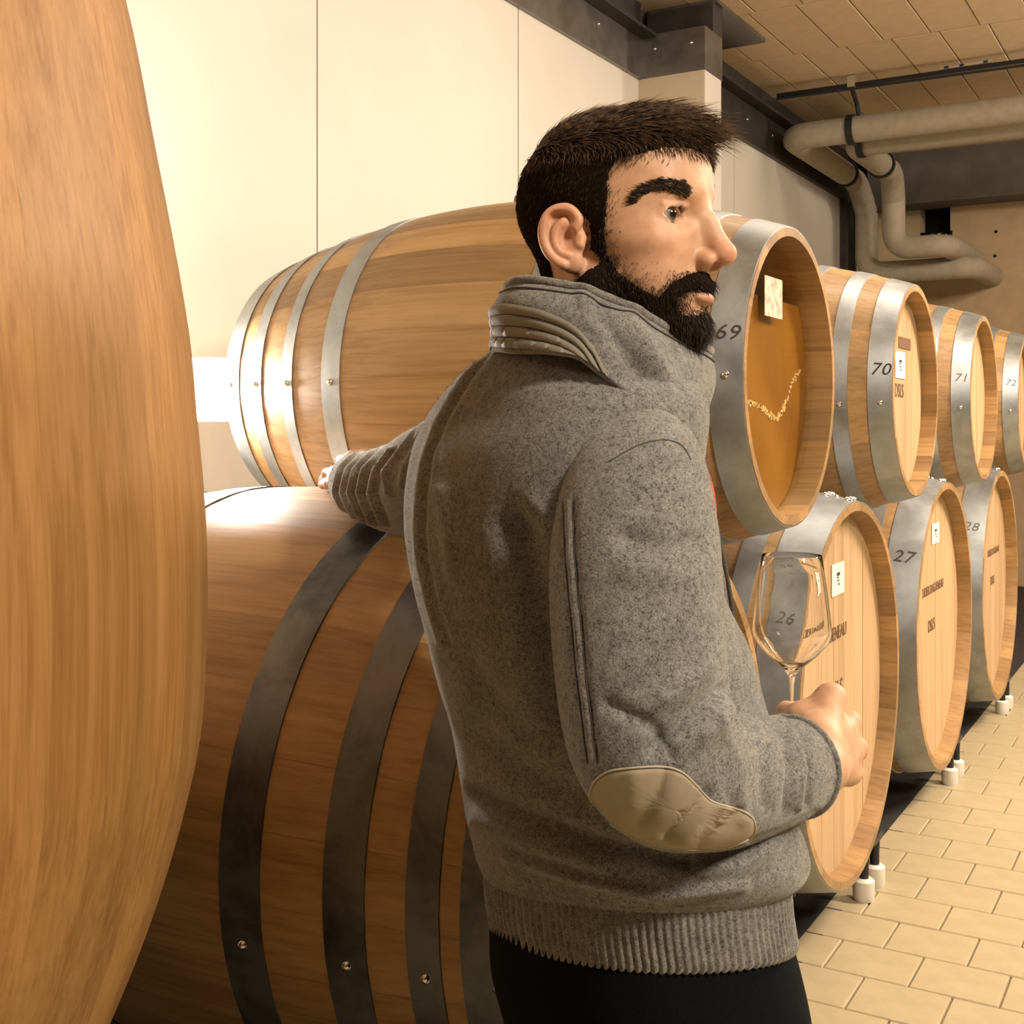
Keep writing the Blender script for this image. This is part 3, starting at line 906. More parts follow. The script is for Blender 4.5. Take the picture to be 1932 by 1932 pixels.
# head
hell(-0.012, 0, 0.036, 0.099, 0.077, 0.083)
hell(0.030, 0, -0.022, 0.060, 0.059, 0.082, 0.03)
hell(0.040, 0, 0.060, 0.052, 0.060, 0.048, 0.03)            # forehead
for s in (-1, 1):
    hcap((0.068, s * 0.018, -0.094), (-0.004, s * 0.054, -0.058), 0.016, 0.018, 0.02)   # jaw
    hell(0.058, s * 0.043, -0.016, 0.024, 0.020, 0.018, 0.022)                         # cheekbone
    hell(0.052, s * 0.036, -0.050, 0.026, 0.022, 0.026, 0.02)                          # cheek
    hcap((0.090, s * 0.012, 0.036), (0.073, s * 0.044, 0.041), 0.0105, 0.010, 0.012)    # brow ridge
hell(0.077, 0, -0.094, 0.022, 0.024, 0.018, 0.016)           # chin
hell(0.074, 0, -0.062, 0.026, 0.030, 0.024, 0.016)           # mouth mound
for s in (-1, 1):
    hell(0.0995, s * 0.0395, 0.0115, 0.0195, 0.0215, 0.0150, 0.010, 's')                   # eye socket
hcap((0.090, 0, 0.030), (0.104, 0, 0.004), 0.0085, 0.0095, 0.010)                       # nose bridge
hcap((0.104, 0, 0.004), (0.1195, 0, -0.024), 0.0095, 0.0110, 0.008)
hell(0.094, 0, -0.018, 0.020, 0.0120, 0.022, 0.010)          # flanks of the nose
hell(0.1190, 0, -0.0255, 0.0125, 0.0120, 0.0110, 0.006)      # nose tip
for s in (-1, 1):
    hell(0.1035, s * 0.0125, -0.0315, 0.0120, 0.0080, 0.0085, 0.005)                    # nose wing
    hell(0.1110, s * 0.0078, -0.0385, 0.0085, 0.0042, 0.0060, 0.002, 's')               # nostril
    EC_ = (0.0625, s * 0.0390, 0.0105)
    ell(H(*EC_), np.array([0.0152, 0.0150, 0.0140]) * HS, HM, 0.004)                    # lids round the eyeball
    Rm = HM @ rotz(s * 14)
    ell(H(0.0800, s * 0.0400, 0.0100), np.array([0.019, 0.0165, 0.0056]) * HS, Rm, 0.0012, 's')   # opening between the lids
    ell(H(*EC_), np.array([0.0127, 0.0127, 0.0127]) * HS, HM, 0.001, 's')
    cap(H(0.0780, s * 0.026, 0.0205), H(0.0660, s * 0.050, 0.0190), 0.0030 * HS, 0.0028 * HS, 0.004)  # fold of the upper lid
hell(0.0975, 0, -0.0555, 0.0085, 0.019, 0.0052, 0.005)       # upper lip
hell(0.0985, 0, -0.0680, 0.0095, 0.018, 0.0066, 0.004)       # lower lip
hcap((0.108, 0.0, -0.0608), (0.092, 0.024, -0.0612), 0.0014, 0.0012, 0.003, 's')
hcap((0.108, 0.0, -0.0608), (0.092, -0.024, -0.0612), 0.0014, 0.0012, 0.003, 's')
N_HEAD = len(PR_)
# ears
for s in (-1, 1):
    EO = np.array([-0.026, s * 0.079, -0.010])
    Re_ = rotz(-s * 22) @ roty(-8)                          # rear edge stands off the skull
    def E_(u, v, w): return H(*(EO + Re_ @ np.array([u, s * w, v])))
    EM = HM @ Re_
    ell(E_(0, 0.0, 0), np.array([0.0190, 0.0060, 0.0285]) * HS, EM, 0.006)
    ell(E_(0.004, -0.026, 0.000), np.array([0.0095, 0.0055, 0.0095]) * HS, EM, 0.006)
    hel = catmull([(0.010, 0.004), (0.0165, 0.014), (0.010, 0.0255), (0.000, 0.0280), (-0.011, 0.0245), (-0.0180, 0.014), (-0.0200, 0.002), (-0.0175, -0.011), (-0.011, -0.021), (-0.003, -0.028)], 28)
    for q in range(len(hel) - 1):
        cap(E_(*hel[q], 0.005), E_(*hel[q + 1], 0.005), 0.0036 * HS, 0.0036 * HS, 0.004)
    ell(E_(0.003, -0.004, 0.0085), np.array([0.0095, 0.0075, 0.0135]) * HS, EM, 0.003, 's')    # concha
    ell(E_(-0.004, 0.018, 0.0075), np.array([0.0085, 0.0050, 0.0070]) * HS, EM, 0.003, 's')    # hollow above
    ant = catmull([(0.002, 0.015), (-0.006, 0.009), (-0.010, -0.002), (-0.006, -0.014), (0.002, -0.0185)], 12)
    for q in range(len(ant) - 1):
        cap(E_(*ant[q], 0.0045), E_(*ant[q + 1], 0.0045), 0.0033 * HS, 0.0033 * HS, 0.003)
    cap(E_(0.0170, -0.003, 0.001), E_(0.0150, -0.010, 0.003), 0.0040 * HS, 0.0036 * HS, 0.005)  # tragus
# neck and trunk
NK = W(1108, 640, 1.30)
cap(H(-0.025, 0, -0.045), NK + RD(0, 0, -0.03), 0.058, 0.062, 0.03)
TC = [W(1062, 760, 1.32), W(1045, 930, 1.32), W(1085, 1200, 1.32), W(1165, 1560, 1.32), W(1180, 1760, 1.32)]
SR = W(1205, 890, 1.20); SL = W(985, 815, 1.49)
TM = np.stack([BF, BR, UPV], 1)
ell(TC[0] + RD(0, 0, -0.05), (0.085, 0.13, 0.09), TM, 0.05)
ell(TC[1], (0.105, 0.155, 0.17), TM, 0.05)
ell(TC[2], (0.105, 0.150, 0.17), TM, 0.05)
ell(TC[3], (0.115, 0.160, 0.16), TM, 0.05)
cap(TC[0] + RD(0, 0, -0.03), SR, 0.045, 0.038, 0.03)
cap(TC[0] + RD(0, 0, -0.02), SL, 0.05, 0.045, 0.03)
# legs
HIPS = W(1180, 1760, 1.32)
hip = [HIPS + 0.095 * BR, HIPS - 0.095 * BR]
knee, ank = [], []
for s, h in zip((1, -1), hip):
    k_ = h + 0.055 * BF + s * 0.015 * BR; k_[2] = 0.36
    a_ = h - 0.01 * BF + s * 0.03 * BR; a_[2] = 0.075
    knee.append(k_); ank.append(a_)
    cap(h, k_, 0.070, 0.050, 0.03); cap(k_, a_, 0.048, 0.035, 0.02)
    cap(a_ + np.array([0, 0, -0.03]), a_ + 0.13 * BF + np.array([0, 0, -0.045]), 0.030, 0.026, 0.015)
# right arm, wrist and fist
EL = W(1250, 1475, 1.09); WR = W(1548, 1446, 1.272)
cap(SR, EL, 0.040, 0.040, 0.03); cap(EL, WR, 0.040, 0.030, 0.02)
MCP = [W(1567, 1318, 1.335), W(1598, 1366, 1.345), W(1610, 1414, 1.345), W(1602, 1458, 1.335)]
for mc, r in zip(MCP, (0.0155, 0.0155, 0.015, 0.014)):
    cap(WR, mc, 0.021, r, 0.010)
cap(W(1540, 1385, 1.30), W(1580, 1400, 1.335), 0.022, 0.020, 0.012)
FNG = [
    [(1567, 1318, 1.335), (1573, 1332, 1.381), (1530, 1345, 1.402), (1506, 1352, 1.392)],
    [(1598, 1366, 1.345), (1603, 1376, 1.392), (1556, 1388, 1.412), (1524, 1392, 1.400)],
    [(1610, 1414, 1.345), (1612, 1424, 1.390), (1566, 1432, 1.408), (1535, 1434, 1.395)],
    [(1602, 1458, 1.335), (1602, 1468, 1.374), (1562, 1474, 1.388), (1540, 1474, 1.376)]]
for f_, r in zip(FNG, (0.0100, 0.0103, 0.0098, 0.0088)):
    pts = [W(*q) for q in f_]
    ell(pts[0] + RD(0.003, 0.0, 0.002), (r * 1.22,) * 3, None, 0.006)
    for q in range(3): cap(pts[q], pts[q + 1], r * (1.05 - 0.06 * q), r * (1.0 - 0.07 * q), 0.004)
TH = [W(1552, 1400, 1.285), W(1512, 1352, 1.330), W(1484, 1342, 1.366), W(1500, 1338, 1.398)]
cap(TH[0], TH[1], 0.019, 0.0145, 0.010); cap(TH[1], MCP[0], 0.013, 0.012, 0.014); cap(TH[1], TH[2], 0.0125, 0.0110, 0.006); cap(TH[2], TH[3], 0.0108, 0.0092, 0.004)
# left arm reaching to the barrels
LE = W(800, 925, 1.76); LW = W(662, 905, 2.05)
cap(SL, LE, 0.045, 0.040, 0.03); cap(LE, LW, 0.040, 0.028, 0.02)
LM = [W(632, 893, 2.13), W(652, 872, 2.14), W(668, 863, 2.14), W(688, 862, 2.13)]
for mc in LM: cap(LW, mc, 0.020, 0.0145, 0.010)
LF = [[(632, 893, 2.13), (618, 893, 2.165), (612, 905, 2.195), (609, 912, 2.21)],
      [(652, 872, 2.14), (645, 868, 2.19), (640, 884, 2.22), (638, 896, 2.24)],
      [(668, 863, 2.14), (664, 860, 2.20), (660, 878, 2.235), (659, 892, 2.25)],
      [(688, 862, 2.13), (686, 860, 2.18), (684, 878, 2.21), (684, 892, 2.225)]]
for f_, r in zip(LF, (0.0098, 0.0100, 0.0098, 0.0088)):
    pts = [W(*q) for q in f_]
    for q in range(3): cap(pts[q], pts[q + 1], r * (1.05 - 0.06 * q), r * (1.0 - 0.07 * q), 0.004)
cap(W(652, 908, 2.07), W(624, 912, 2.13), 0.015, 0.0115, 0.008); cap(W(624, 912, 2.13), W(610, 914, 2.17), 0.0112, 0.009, 0.004)

def sdf(P, prims=None):
    F = np.full(P.shape[:-1], 0.05)
    for (fn, lo, hi, k, op) in (PR_ if prims is None else prims):
        m = np.all((P > lo - k - 0.012) & (P < hi + k + 0.012), axis=-1)
        if not m.any(): continue
        d = fn(P[m])
        F[m] = smin(F[m], d, k) if op == 'u' else smax(F[m], -d, k)
    return F

def build_body():
    vox = 0.004
    lo = np.min([p[1] for p in PR_], 0) - 0.03; hi = np.max([p[2] for p in PR_], 0) + 0.03
    shp = np.ceil((hi - lo) / vox).astype(int) + 1
    F = np.full(shp, 0.02, np.float32)
    for (fn, a, b_, k, op) in PR_:
        mg = k + 0.014
        i0 = np.maximum(((a - mg - lo) / vox).astype(int), 0); i1 = np.minimum(((b_ + mg - lo) / vox).astype(int) + 2, shp)
        g = np.stack(np.meshgrid(*[lo[q] + vox * np.arange(i0[q], i1[q]) for q in range(3)], indexing='ij'), -1)
        sl = tuple(slice(i0[q], i1[q]) for q in range(3))
        d = fn(g)
        F[sl] = smin(F[sl], d, k) if op == 'u' else smax(F[sl], -d, k)
    F = np.clip(F, -0.02, 0.02).astype(np.float32)
    grid = openvdb.FloatGrid(0.02)
    grid.copyFromArray(F)
    pts, tris, quads = grid.convertToPolygons(isovalue=0.0, adaptivity=0.0)
    V = np.asarray(pts, float) * vox + lo
    return V, np.asarray(tris, int).reshape(-1, 3), np.asarray(quads, int).reshape(-1, 4)

def newton(V, n=3):
    e = 0.0006
    for _ in range(n):
        d = sdf(V)
        g = np.stack([sdf(V + np.eye(3)[q] * e) - sdf(V - np.eye(3)[q] * e) for q in range(3)], -1) / (2 * e)
        gl = np.linalg.norm(g, axis=-1, keepdims=True)
        g = g / np.maximum(gl, 0.3)
        V = V - np.clip(d, -0.004, 0.004)[:, None] * g * 0.9
    return V

V, T_, Q_ = build_body()
bm = bmesh.new()
bv = [bm.verts.new(v) for v in V]
for q in Q_: bm.faces.new([bv[i] for i in q[::-1]])
for q in T_: bm.faces.new([bv[i] for i in q[::-1]])
bm.verts.index_update()
def in_fine(c, lvl):
    h = (np.array(c) - HO) @ HM / HS
    if lvl == 0:
        if -0.09 < h[0] < 0.16 and -0.12 < h[2] < 0.11 and abs(h[1]) < 0.11: return True
        return np.linalg.norm(np.array(c) - MCP[1]) < 0.10 or np.linalg.norm(np.array(c) - LM[1]) < 0.09
    return h[0] > 0.045 and -0.085 < h[2] < 0.06 or (abs(h[1]) > 0.066 and -0.055 < h[0] < 0.0 and -0.05 < h[2] < 0.04)
for lvl in (0, 1):
    es = [e for e in bm.edges if in_fine((e.verts[0].co + e.verts[1].co) / 2, lvl)]
    bmesh.ops.subdivide_edges(bm, edges=es, cuts=1, use_grid_fill=True)
me = bpy.data.meshes.new('person')
bm.to_mesh(me); bm.free()
co = np.zeros(len(me.vertices) * 3); me.vertices.foreach_get('co', co); co = co.reshape(-1, 3)
fine = np.array([in_fine(c, 0) for c in co])
co[fine] = newton(co[fine], 3)
me.vertices.foreach_set('co', co.ravel())
me.update()
bm = bmesh.new(); bm.from_mesh(me)
bmesh.ops.recalc_face_normals(bm, faces=bm.faces)
bmesh.ops.smooth_vert(bm, verts=bm.verts, factor=0.25, use_axis_x=True, use_axis_y=True, use_axis_z=True)
bm.to_mesh(me); bm.free()
me.polygons.foreach_set('use_smooth', [True] * len(me.polygons))
co = np.zeros(len(me.vertices) * 3); me.vertices.foreach_get('co', co); co = co.reshape(-1, 3)
nor = np.zeros(len(me.vertices) * 3); me.vertices.foreach_get('normal', nor); nor = nor.reshape(-1, 3)

# ---- skin colour: laid on by place (lips, nose, cheeks, ears, knuckles)
hc = to_head(co)
skin = np.tile(np.array([0.60, 0.345, 0.20]), (len(co), 1))
def blend(c, r, col, w):
    global skin
    d = np.linalg.norm((hc - np.array(c)) / np.array(r), axis=1)
    t = (w * np.clip(1.25 - d, 0, 1))[:, None]; t = np.minimum(t, w)
    skin = skin * (1 - t) + np.array(col) * t
blend((0.12, 0, -0.026), (0.03, 0.025, 0.02), (0.62, 0.26, 0.15), 0.7)
for s in (-1, 1):
    blend((0.06, s * 0.045, -0.02), (0.03, 0.025, 0.025), (0.62, 0.30, 0.18), 0.5)
    blend((-0.026, s * 0.082, -0.004), (0.03, 0.02, 0.04), (0.60, 0.26, 0.15), 0.6)
    blend((0.088, s * 0.033, 0.010), (0.014, 0.016, 0.010), (0.50, 0.25, 0.16), 0.45)
blend((0.100, 0, -0.067), (0.012, 0.022, 0.007), (0.55, 0.23, 0.16), 0.9)
blend((0.100, 0, -0.055), (0.012, 0.022, 0.006), (0.42, 0.17, 0.12), 0.9)
for mc in MCP + LM:
    d = np.linalg.norm(co - mc, axis=1); t = (0.4 * np.clip(1.3 - d / 0.018, 0, 1))[:, None]
    skin = skin * (1 - t) + np.array([0.62, 0.30, 0.19]) * t
at = me.color_attributes.new('skin', 'FLOAT_COLOR', 'POINT')
at.data.foreach_set('color', np.concatenate([skin, np.ones((len(co), 1))], 1).astype(np.float32).ravel())
m, nt, b = new_mat('skin')
ca_ = N(nt, 'ShaderNodeVertexColor', layer_name='skin')
tc = N(nt, 'ShaderNodeTexCoord')
nz = N(nt, 'ShaderNodeTexNoise', inputs={'Scale': 55.0, 'Detail': 6.0})
nt.links.new(tc.outputs['Object'], nz.inputs['Vector'])
f = ramp(nt, nz.outputs['Fac'], [(0.35, (0.86, 0.82, 0.80)), (0.65, (1.06, 1.06, 1.06))])
nt.links.new(mixc(nt, 1.0, ca_.outputs[0], f, 'MULTIPLY'), b.inputs['Base Color'])
b.inputs['Roughness'].default_value = 0.56
b.inputs['Subsurface Weight'].default_value = 0.25
b.inputs['Subsurface Radius'].default_value = (0.010, 0.004, 0.002)
b.inputs['Subsurface Scale'].default_value = 1.0
nz2 = N(nt, 'ShaderNodeTexNoise', inputs={'Scale': 420.0, 'Detail': 3.0})
nt.links.new(tc.outputs['Object'], nz2.inputs['Vector'])
bump(nt, b, nz2.outputs['Fac'], 0.12, 0.001)
me.materials.append(m)
person = link('person', me)
tag(person, 'bearded man in a grey wool jacket holding a wine glass, one arm on the barrels', 'person')
body_bvh = BVHTree.FromPolygons([tuple(v) for v in co], [tuple(p.vertices) for p in me.polygons])

# ---- eyes
def eye_mat():
    m, nt, b = new_mat('eye')
    tc = N(nt, 'ShaderNodeTexCoord')
    sp = N(nt, 'ShaderNodeSeparateXYZ'); nt.links.new(tc.outputs['Object'], sp.inputs[0])
    r = ramp(nt, sp.outputs[0], [(0.0, (0.62, 0.55, 0.48)), (0.0099, (0.60, 0.53, 0.46)), (0.0101, (0.02, 0.011, 0.008)), (0.0115, (0.055, 0.026, 0.014)), (0.0118, (0.004, 0.004, 0.004))])
    nt.links.new(r, b.inputs['Base Color'])
    b.inputs['Roughness'].default_value = 0.08
    b.inputs['Coat Weight'].default_value = 1.0; b.inputs['Coat Roughness'].default_value = 0.02
    return m
EMT = eye_mat()
for s in (-1, 1):
    mb = MB()
    prof_ = [(0.01235 * math.sin(t), 0.01235 * math.cos(t) + (0.0008 if t < 0.45 else 0)) for t in np.linspace(0.0, math.pi, 28)]
    mb.lathe(prof_, 32, 'x')
    o = mb.build('eye', EMT, person, True)
    # gaze: past the camera's far side, along the aisle
    gz = RD(0.70, -0.71, -0.02); gz /= np.linalg.norm(gz)
    gl_ = np.cross(UPV, gz); gl_ /= np.linalg.norm(gl_)
    mt4 = Matrix(np.stack([gz * HS, gl_ * HS, np.cross(gz, gl_) * HS], 1).tolist()).to_4x4()
    mt4.translation = Vector(H(0.0625, s * 0.0390, 0.0105))
    o.matrix_local = mt4

# ---- hair, beard, brows ----------------------------------------------------
def inpoly(px, py, poly):
    poly = np.array(poly, float); n = len(poly); ins = np.zeros(len(px), bool); j = n - 1
    for i in range(n):
        xi, yi = poly[i]; xj, yj = poly[j]
        c = ((yi > py) != (yj > py)) & (px < (xj - xi) * (py - yi) / (yj - yi + 1e-12) + xi)
        ins ^= c; j = i
    return ins
def mirrored_px(Pw):
    h = to_head(Pw); h = h.copy(); h[:, 1] = -np.abs(h[:, 1])
    return proj((h * HS) @ HM.T + HO)
HAIRP = [(900, 150), (1300, 150), (1420, 230), (1392, 285), (1338, 300), (1300, 284), (1250, 284), (1200, 297), (1165, 305), (1152, 330), (1150, 380), (1146, 430), (1140, 470), (1112, 470),
         (1108, 420), (1085, 395), (1040, 390), (1012, 410), (1008, 450), (1015, 490), (1030, 525), (1020, 545), (960, 545), (900, 500)]
BEARDP = [(1112, 440), (1148, 435), (1152, 480), (1172, 512), (1205, 535), (1242, 555), (1262, 530), (1295, 512), (1330, 503), (1400, 500), (1400, 575), (1340, 570), (1322, 553), (1283, 560), (1283, 585), (1310, 592), (1345, 578),
          (1400, 600), (1400, 700), (1040, 700), (1062, 545), (1092, 520), (1108, 500)]
fc = np.array([np.mean(co[list(p.vertices)], 0) for p in me.polygons])
fn_ = np.zeros(len(me.polygons) * 3); me.polygons.foreach_get('normal', fn_); fn_ = fn_.reshape(-1, 3)
fa = np.zeros(len(me.polygons)); me.polygons.foreach_get('area', fa)
fh = to_head(fc)
fpx, fpy = mirrored_px(fc)
head_f = (fh[:, 2] > -0.20) & (np.linalg.norm(fh, axis=1) < 0.24)
is_ear = (np.abs(fh[:, 1]) > 0.05) & (fh[:, 0] < 0.012) & (fh[:, 0] > -0.06) & (fh[:, 2] < 0.042) & (fh[:, 2] > -0.05)
is_ear[is_ear] = sdf(fc[is_ear], PR_[:N_HEAD]) > 0.0022
def pmask(poly, mode, amt):
    if mode == 'core':
        r = np.ones(len(fpx), bool)
        for (dx, dy) in ((amt, 0), (-amt, 0), (0, amt), (0, -amt)): r &= inpoly(fpx + dx, fpy + dy, poly)
        return r
    return inpoly(fpx + rng.normal(0, amt, len(fpx)), fpy + rng.normal(0, amt, len(fpx)), poly)
back_f = (fh[:, 0] < -0.045) & (fh[:, 2] > -0.085)
hair_f = head_f & (pmask(HAIRP, 'core', 5) & (fh[:, 2] > -0.10) | back_f) & ~is_ear
hair_s = head_f & (pmask(HAIRP, 'soft', 10) & (fh[:, 2] > -0.10) | back_f) & ~is_ear
lipz = (np.abs(fh[:, 1]) < 0.0195) & (fh[:, 2] > -0.0755) & (fh[:, 2] < -0.0615) & (fh[:, 0] > 0.072)
nob = lipz | ((fh[:, 2] > -0.0425) & (fh[:, 0] > 0.066)) | is_ear | (fh[:, 0] < -0.036) | (fh[:, 2] < -0.125) | ~head_f
beard_f = pmask(BEARDP, 'core', 7) & ~nob
beard_s = pmask(BEARDP, 'soft', 9) & ~nob

def strand_mesh(strands, widths, name, mat, parent, n_side=3):
    """strands: list of (k,3) arrays"""
    vs, fs = [], []
    for st, w in zip(strands, widths):
        k = len(st); base = len(vs)
        t = st[-1] - st[0]; t = t / (np.linalg.norm(t) + 1e-9)
        a = np.cross(t, [0.3, 0.5, 0.81]); a /= np.linalg.norm(a) + 1e-9
        c = np.cross(t, a)
        for i in range(k - 1):
            r = w * (1 - 0.75 * i / (k - 1))
            for q in range(n_side):
                an = 2 * math.pi * q / n_side
                vs.append(st[i] + r * (math.cos(an) * a + math.sin(an) * c))
        vs.append(st[-1])
        for i in range(k - 2):
            for q in range(n_side):
                x, y = base + i * n_side + q, base + i * n_side + (q + 1) % n_side
                fs.append((x, y, y + n_side, x + n_side))
        top = base + (k - 1) * n_side
        for q in range(n_side):
            x, y = base + (k - 2) * n_side + q, base + (k - 2) * n_side + (q + 1) % n_side
            fs.append((x, y, top))
    me_ = bpy.data.meshes.new(name)
    me_.from_pydata([tuple(v) for v in vs], [], fs)
    me_.polygons.foreach_set('use_smooth', [True] * len(me_.polygons))
    me_.materials.append(mat)
    o = link(name, me_, parent)
    return o

def hair_mat(name, c0, c1, rough=0.55):
    m, nt, b = new_mat(name)
    tc = N(nt, 'ShaderNodeTexCoord')
    nz = N(nt, 'ShaderNodeTexNoise', inputs={'Scale': 160.0, 'Detail': 3.0})
    nt.links.new(tc.outputs['Object'], nz.inputs['Vector'])
    nt.links.new(ramp(nt, nz.outputs['Fac'], [(0.35, c0), (0.7, c1)]), b.inputs['Base Color'])
    b.inputs['Roughness'].default_value = rough
    b.inputs['Specular IOR Level'].default_value = 0.25
    return m
M['hair'] = hair_mat('brown_hair', (0.026, 0.015, 0.009), (0.19, 0.105, 0.05))
M['beard'] = hair_mat('dark_beard', (0.016, 0.010, 0.007), (0.06, 0.032, 0.017), 0.6)
M['coat'] = plain('hair_undercoat', (0.012, 0.008, 0.006), 1.0)
M['coat'].node_tree.nodes['Principled BSDF'].inputs['Specular IOR Level'].default_value = 0.0

def sample(mask, n):
    idx = np.where(mask)[0]
    p = fa[idx] / fa[idx].sum()
    pick = rng.choice(idx, n, p=p)
    P = np.zeros((n, 3))
    for q, i in enumerate(pick):
        vv = co[list(me.polygons[i].vertices)]
        w = rng.dirichlet(np.ones(len(vv)))
        P[q] = w @ vv
    return P, fn_[pick]
def unit(v): return v / (np.linalg.norm(v, axis=-1, keepdims=True) + 1e-9)

# under-coat: the scalp and jaw pushed out a little, so that no skin shows between the strands
def undercoat(mask, off, name, mat, parent):
    idx = np.where(mask)[0]
    used = sorted({v for i in idx for v in me.polygons[i].vertices})
    mp_ = {v: q for q, v in enumerate(used)}
    cnt = np.zeros(len(co)); tot = np.zeros(len(co))
    for i, p in enumerate(me.polygons):
        for v in p.vertices:
            if v in mp_: tot[v] += 1; cnt[v] += 1 if mask[i] else 0
    edge = np.array([cnt[v] / max(tot[v], 1) for v in used])
    O = off(co[used], nor[used]) * np.where(edge > 0.99, 1.0, 0.12)[:, None]
    vs = co[used] + O
    return vs, [tuple(mp_[v] for v in me.polygons[i].vertices) for i in idx]

def hair_len(h):
    """scalp length by place: long on top, cropped at the sides and nape"""
    top = np.clip((h[:, 2] - 0.062) / 0.035, 0, 1)
    return 0.005 + 0.005 * np.clip((h[:, 2] - 0.0) / 0.06, 0, 1) + 0.019 * top
def hair_off(P, n_):
    h = to_head(P)
    top = np.clip((h[:, 2] - 0.060) / 0.04, 0, 1)
    return n_ * (0.0022 + 0.0042 * top)[:, None]
uv, uf = undercoat(hair_f, hair_off, 'hair', M['hair'], person)
hair = MB().add(uv, uf).build('hair', M['coat'], person, True)
P, n_ = sample(hair_s, 14000)
h = to_head(P)
strands, crop = [], []
for q in range(len(P)):
    L_ = hair_len(h[q:q + 1])[0] * rng.uniform(0.7, 1.15)
    top = np.clip((h[q, 2] - 0.060) / 0.035, 0, 1)
    front = np.clip((h[q, 0] - 0.0) / 0.07, 0, 1)
    side = math.copysign(1, h[q, 1])
    dn = np.array([-0.35, 0, -0.9]); fw = np.array([1.0, 0.10 * rng.normal(), 0.02 + 0.28 * front])
    dl = (1 - top) * dn + top * fw + rng.normal(0, 0.16, 3)
    d = HM @ dl; d = d - n_[q] * (d @ n_[q]) * 0.75; d = d / (np.linalg.norm(d) + 1e-9)
    lift = 0.22 * (1 + 0.35 * rng.normal())
    L2 = L_ * (1 + 0.75 * front * top) * (0.55 if (h[q, 2] < 0.090 and h[q, 0] > 0.04) else 1.0)
    p0 = P[q] + n_[q] * (0.0012 + 0.0034 * top)
    wv_ = 0.35 * math.sin(h[q, 1] * 260 + 3.0 * math.sin(h[q, 0] * 70)) * top
    d = d + HM @ np.array([0.0, 0.45 * wv_, 0.35 * wv_])
    pts = [p0]
    for t in (0.33, 0.66, 1.0):
        pts.append(p0 + n_[q] * L2 * (lift * t * (1.25 - 0.62 * t) + 0.10 * top * t ** 0.5) + d * L2 * t ** 1.25 * 1.05 + HM @ np.array([0, 0, -0.16 * L2 * t * t * front * top]))
    (strands if top > 0.25 else crop).append(np.array(pts))
strand_mesh(strands, [0.00055] * len(strands), 'hair_strands', M['hair'], hair)
strand_mesh(crop, [0.00038] * len(crop), 'hair_strands', M['beard'], hair)

def beard_len(h):
    chin = np.clip((-h[:, 2] - 0.045) / 0.05, 0, 1)
    front = np.clip(h[:, 0] / 0.08, 0, 1)
    return 0.0042 + 0.0060 * chin + 0.001 * chin * front
def beard_off(P, n_):
    h = to_head(P)
    return n_ * (beard_len(h) * 0.62)[:, None]
uv, uf = undercoat(beard_f, beard_off, 'beard', M['beard'], person)
beard = MB().add(uv, uf).build('beard', M['coat'], person, True)
P, n_ = sample(beard_s, 9000)
h = to_head(P)
strands, widths = [], []
bl = beard_len(h)
for q in range(len(P)):
    L_ = bl[q] * rng.uniform(0.9, 1.7)
    d = HM @ np.array([0.12, 0, -1.0]) + rng.normal(0, 0.22, 3)
    d = d - n_[q] * (d @ n_[q]) * 0.8; d /= np.linalg.norm(d) + 1e-9
    p0 = P[q]
    pts = [p0 + n_[q] * L_ * 0.85 * t * (1.3 - 0.45 * t) + d * L_ * t * t * 0.9 for t in (0, 0.4, 0.75, 1.0)]
    strands.append(np.array(pts)); widths.append(0.00036)
# thin stubble climbing the cheek and lip edges
soft = ~nob & ~beard_f & (fh[:, 0] > 0.0) & pmask(BEARDP, 'soft', 22) & (fh[:, 2] < -0.005)
P, n_ = sample(soft, 900)
for q in range(len(P)):
    d = HM @ np.array([0.1, 0, -1.0]) + rng.normal(0, 0.25, 3)
    d /= np.linalg.norm(d)
    pts = [P[q] + (n_[q] * 0.0012 + d * 0.003) * t for t in (0, 0.5, 1.0)]
    strands.append(np.array(pts)); widths.append(0.00014)
strand_mesh(strands, widths, 'beard_strands', M['beard'], beard)

BROWP = [(1186, 386), (1198, 362), (1220, 344), (1252, 336), (1298, 343), (1307, 356), (1303, 373), (1290, 374), (1262, 361), (1234, 361), (1212, 372), (1198, 388)]
brow_f = head_f & pmask(BROWP, 'soft', 1.5) & (fh[:, 0] > 0.03)
for s in (-1, 1):
    mk = brow_f & (fh[:, 1] * s > 0)
    if not mk.any(): continue
    P, n_ = sample(mk, 720)
    strands = []
    for q in range(len(P)):
        h = to_head(P[q:q + 1])[0]
        d = HM @ np.array([-0.4, s * 1.0, 0.35 - 12 * max(0, abs(h[1]) - 0.03)]) + rng.normal(0, 0.15, 3)
        d = d - n_[q] * (d @ n_[q]); d /= np.linalg.norm(d)
        L_ = rng.uniform(0.005, 0.009)
        strands.append(np.array([P[q] - n_[q] * 0.0005 + n_[q] * L_ * 0.35 * t * (1.5 - t) + d * L_ * t for t in (0, 0.5, 1.0)]))
    strand_mesh(strands, [0.00045] * len(strands), 'eyebrow', M['beard'], person)
    # lashes
    strands = []
    for t in np.linspace(-1, 1, 26):
        r_ = H(0.0770 - 0.004 * abs(t) - 0.002 * t, s * (0.0395 + 0.0125 * t), 0.0160 - 0.0038 * t * t)
        d = HM @ np.array([0.9, s * 0.5 * t + 0.15 * s, 0.55]); d /= np.linalg.norm(d)
        strands.append(np.array([r_ + d * 0.006 * q + UPV * 0.002 * q * q for q in (0, 0.5, 1.0)]))
    strand_mesh(strands, [0.00035] * len(strands), 'eyelashes', M['beard'], person)
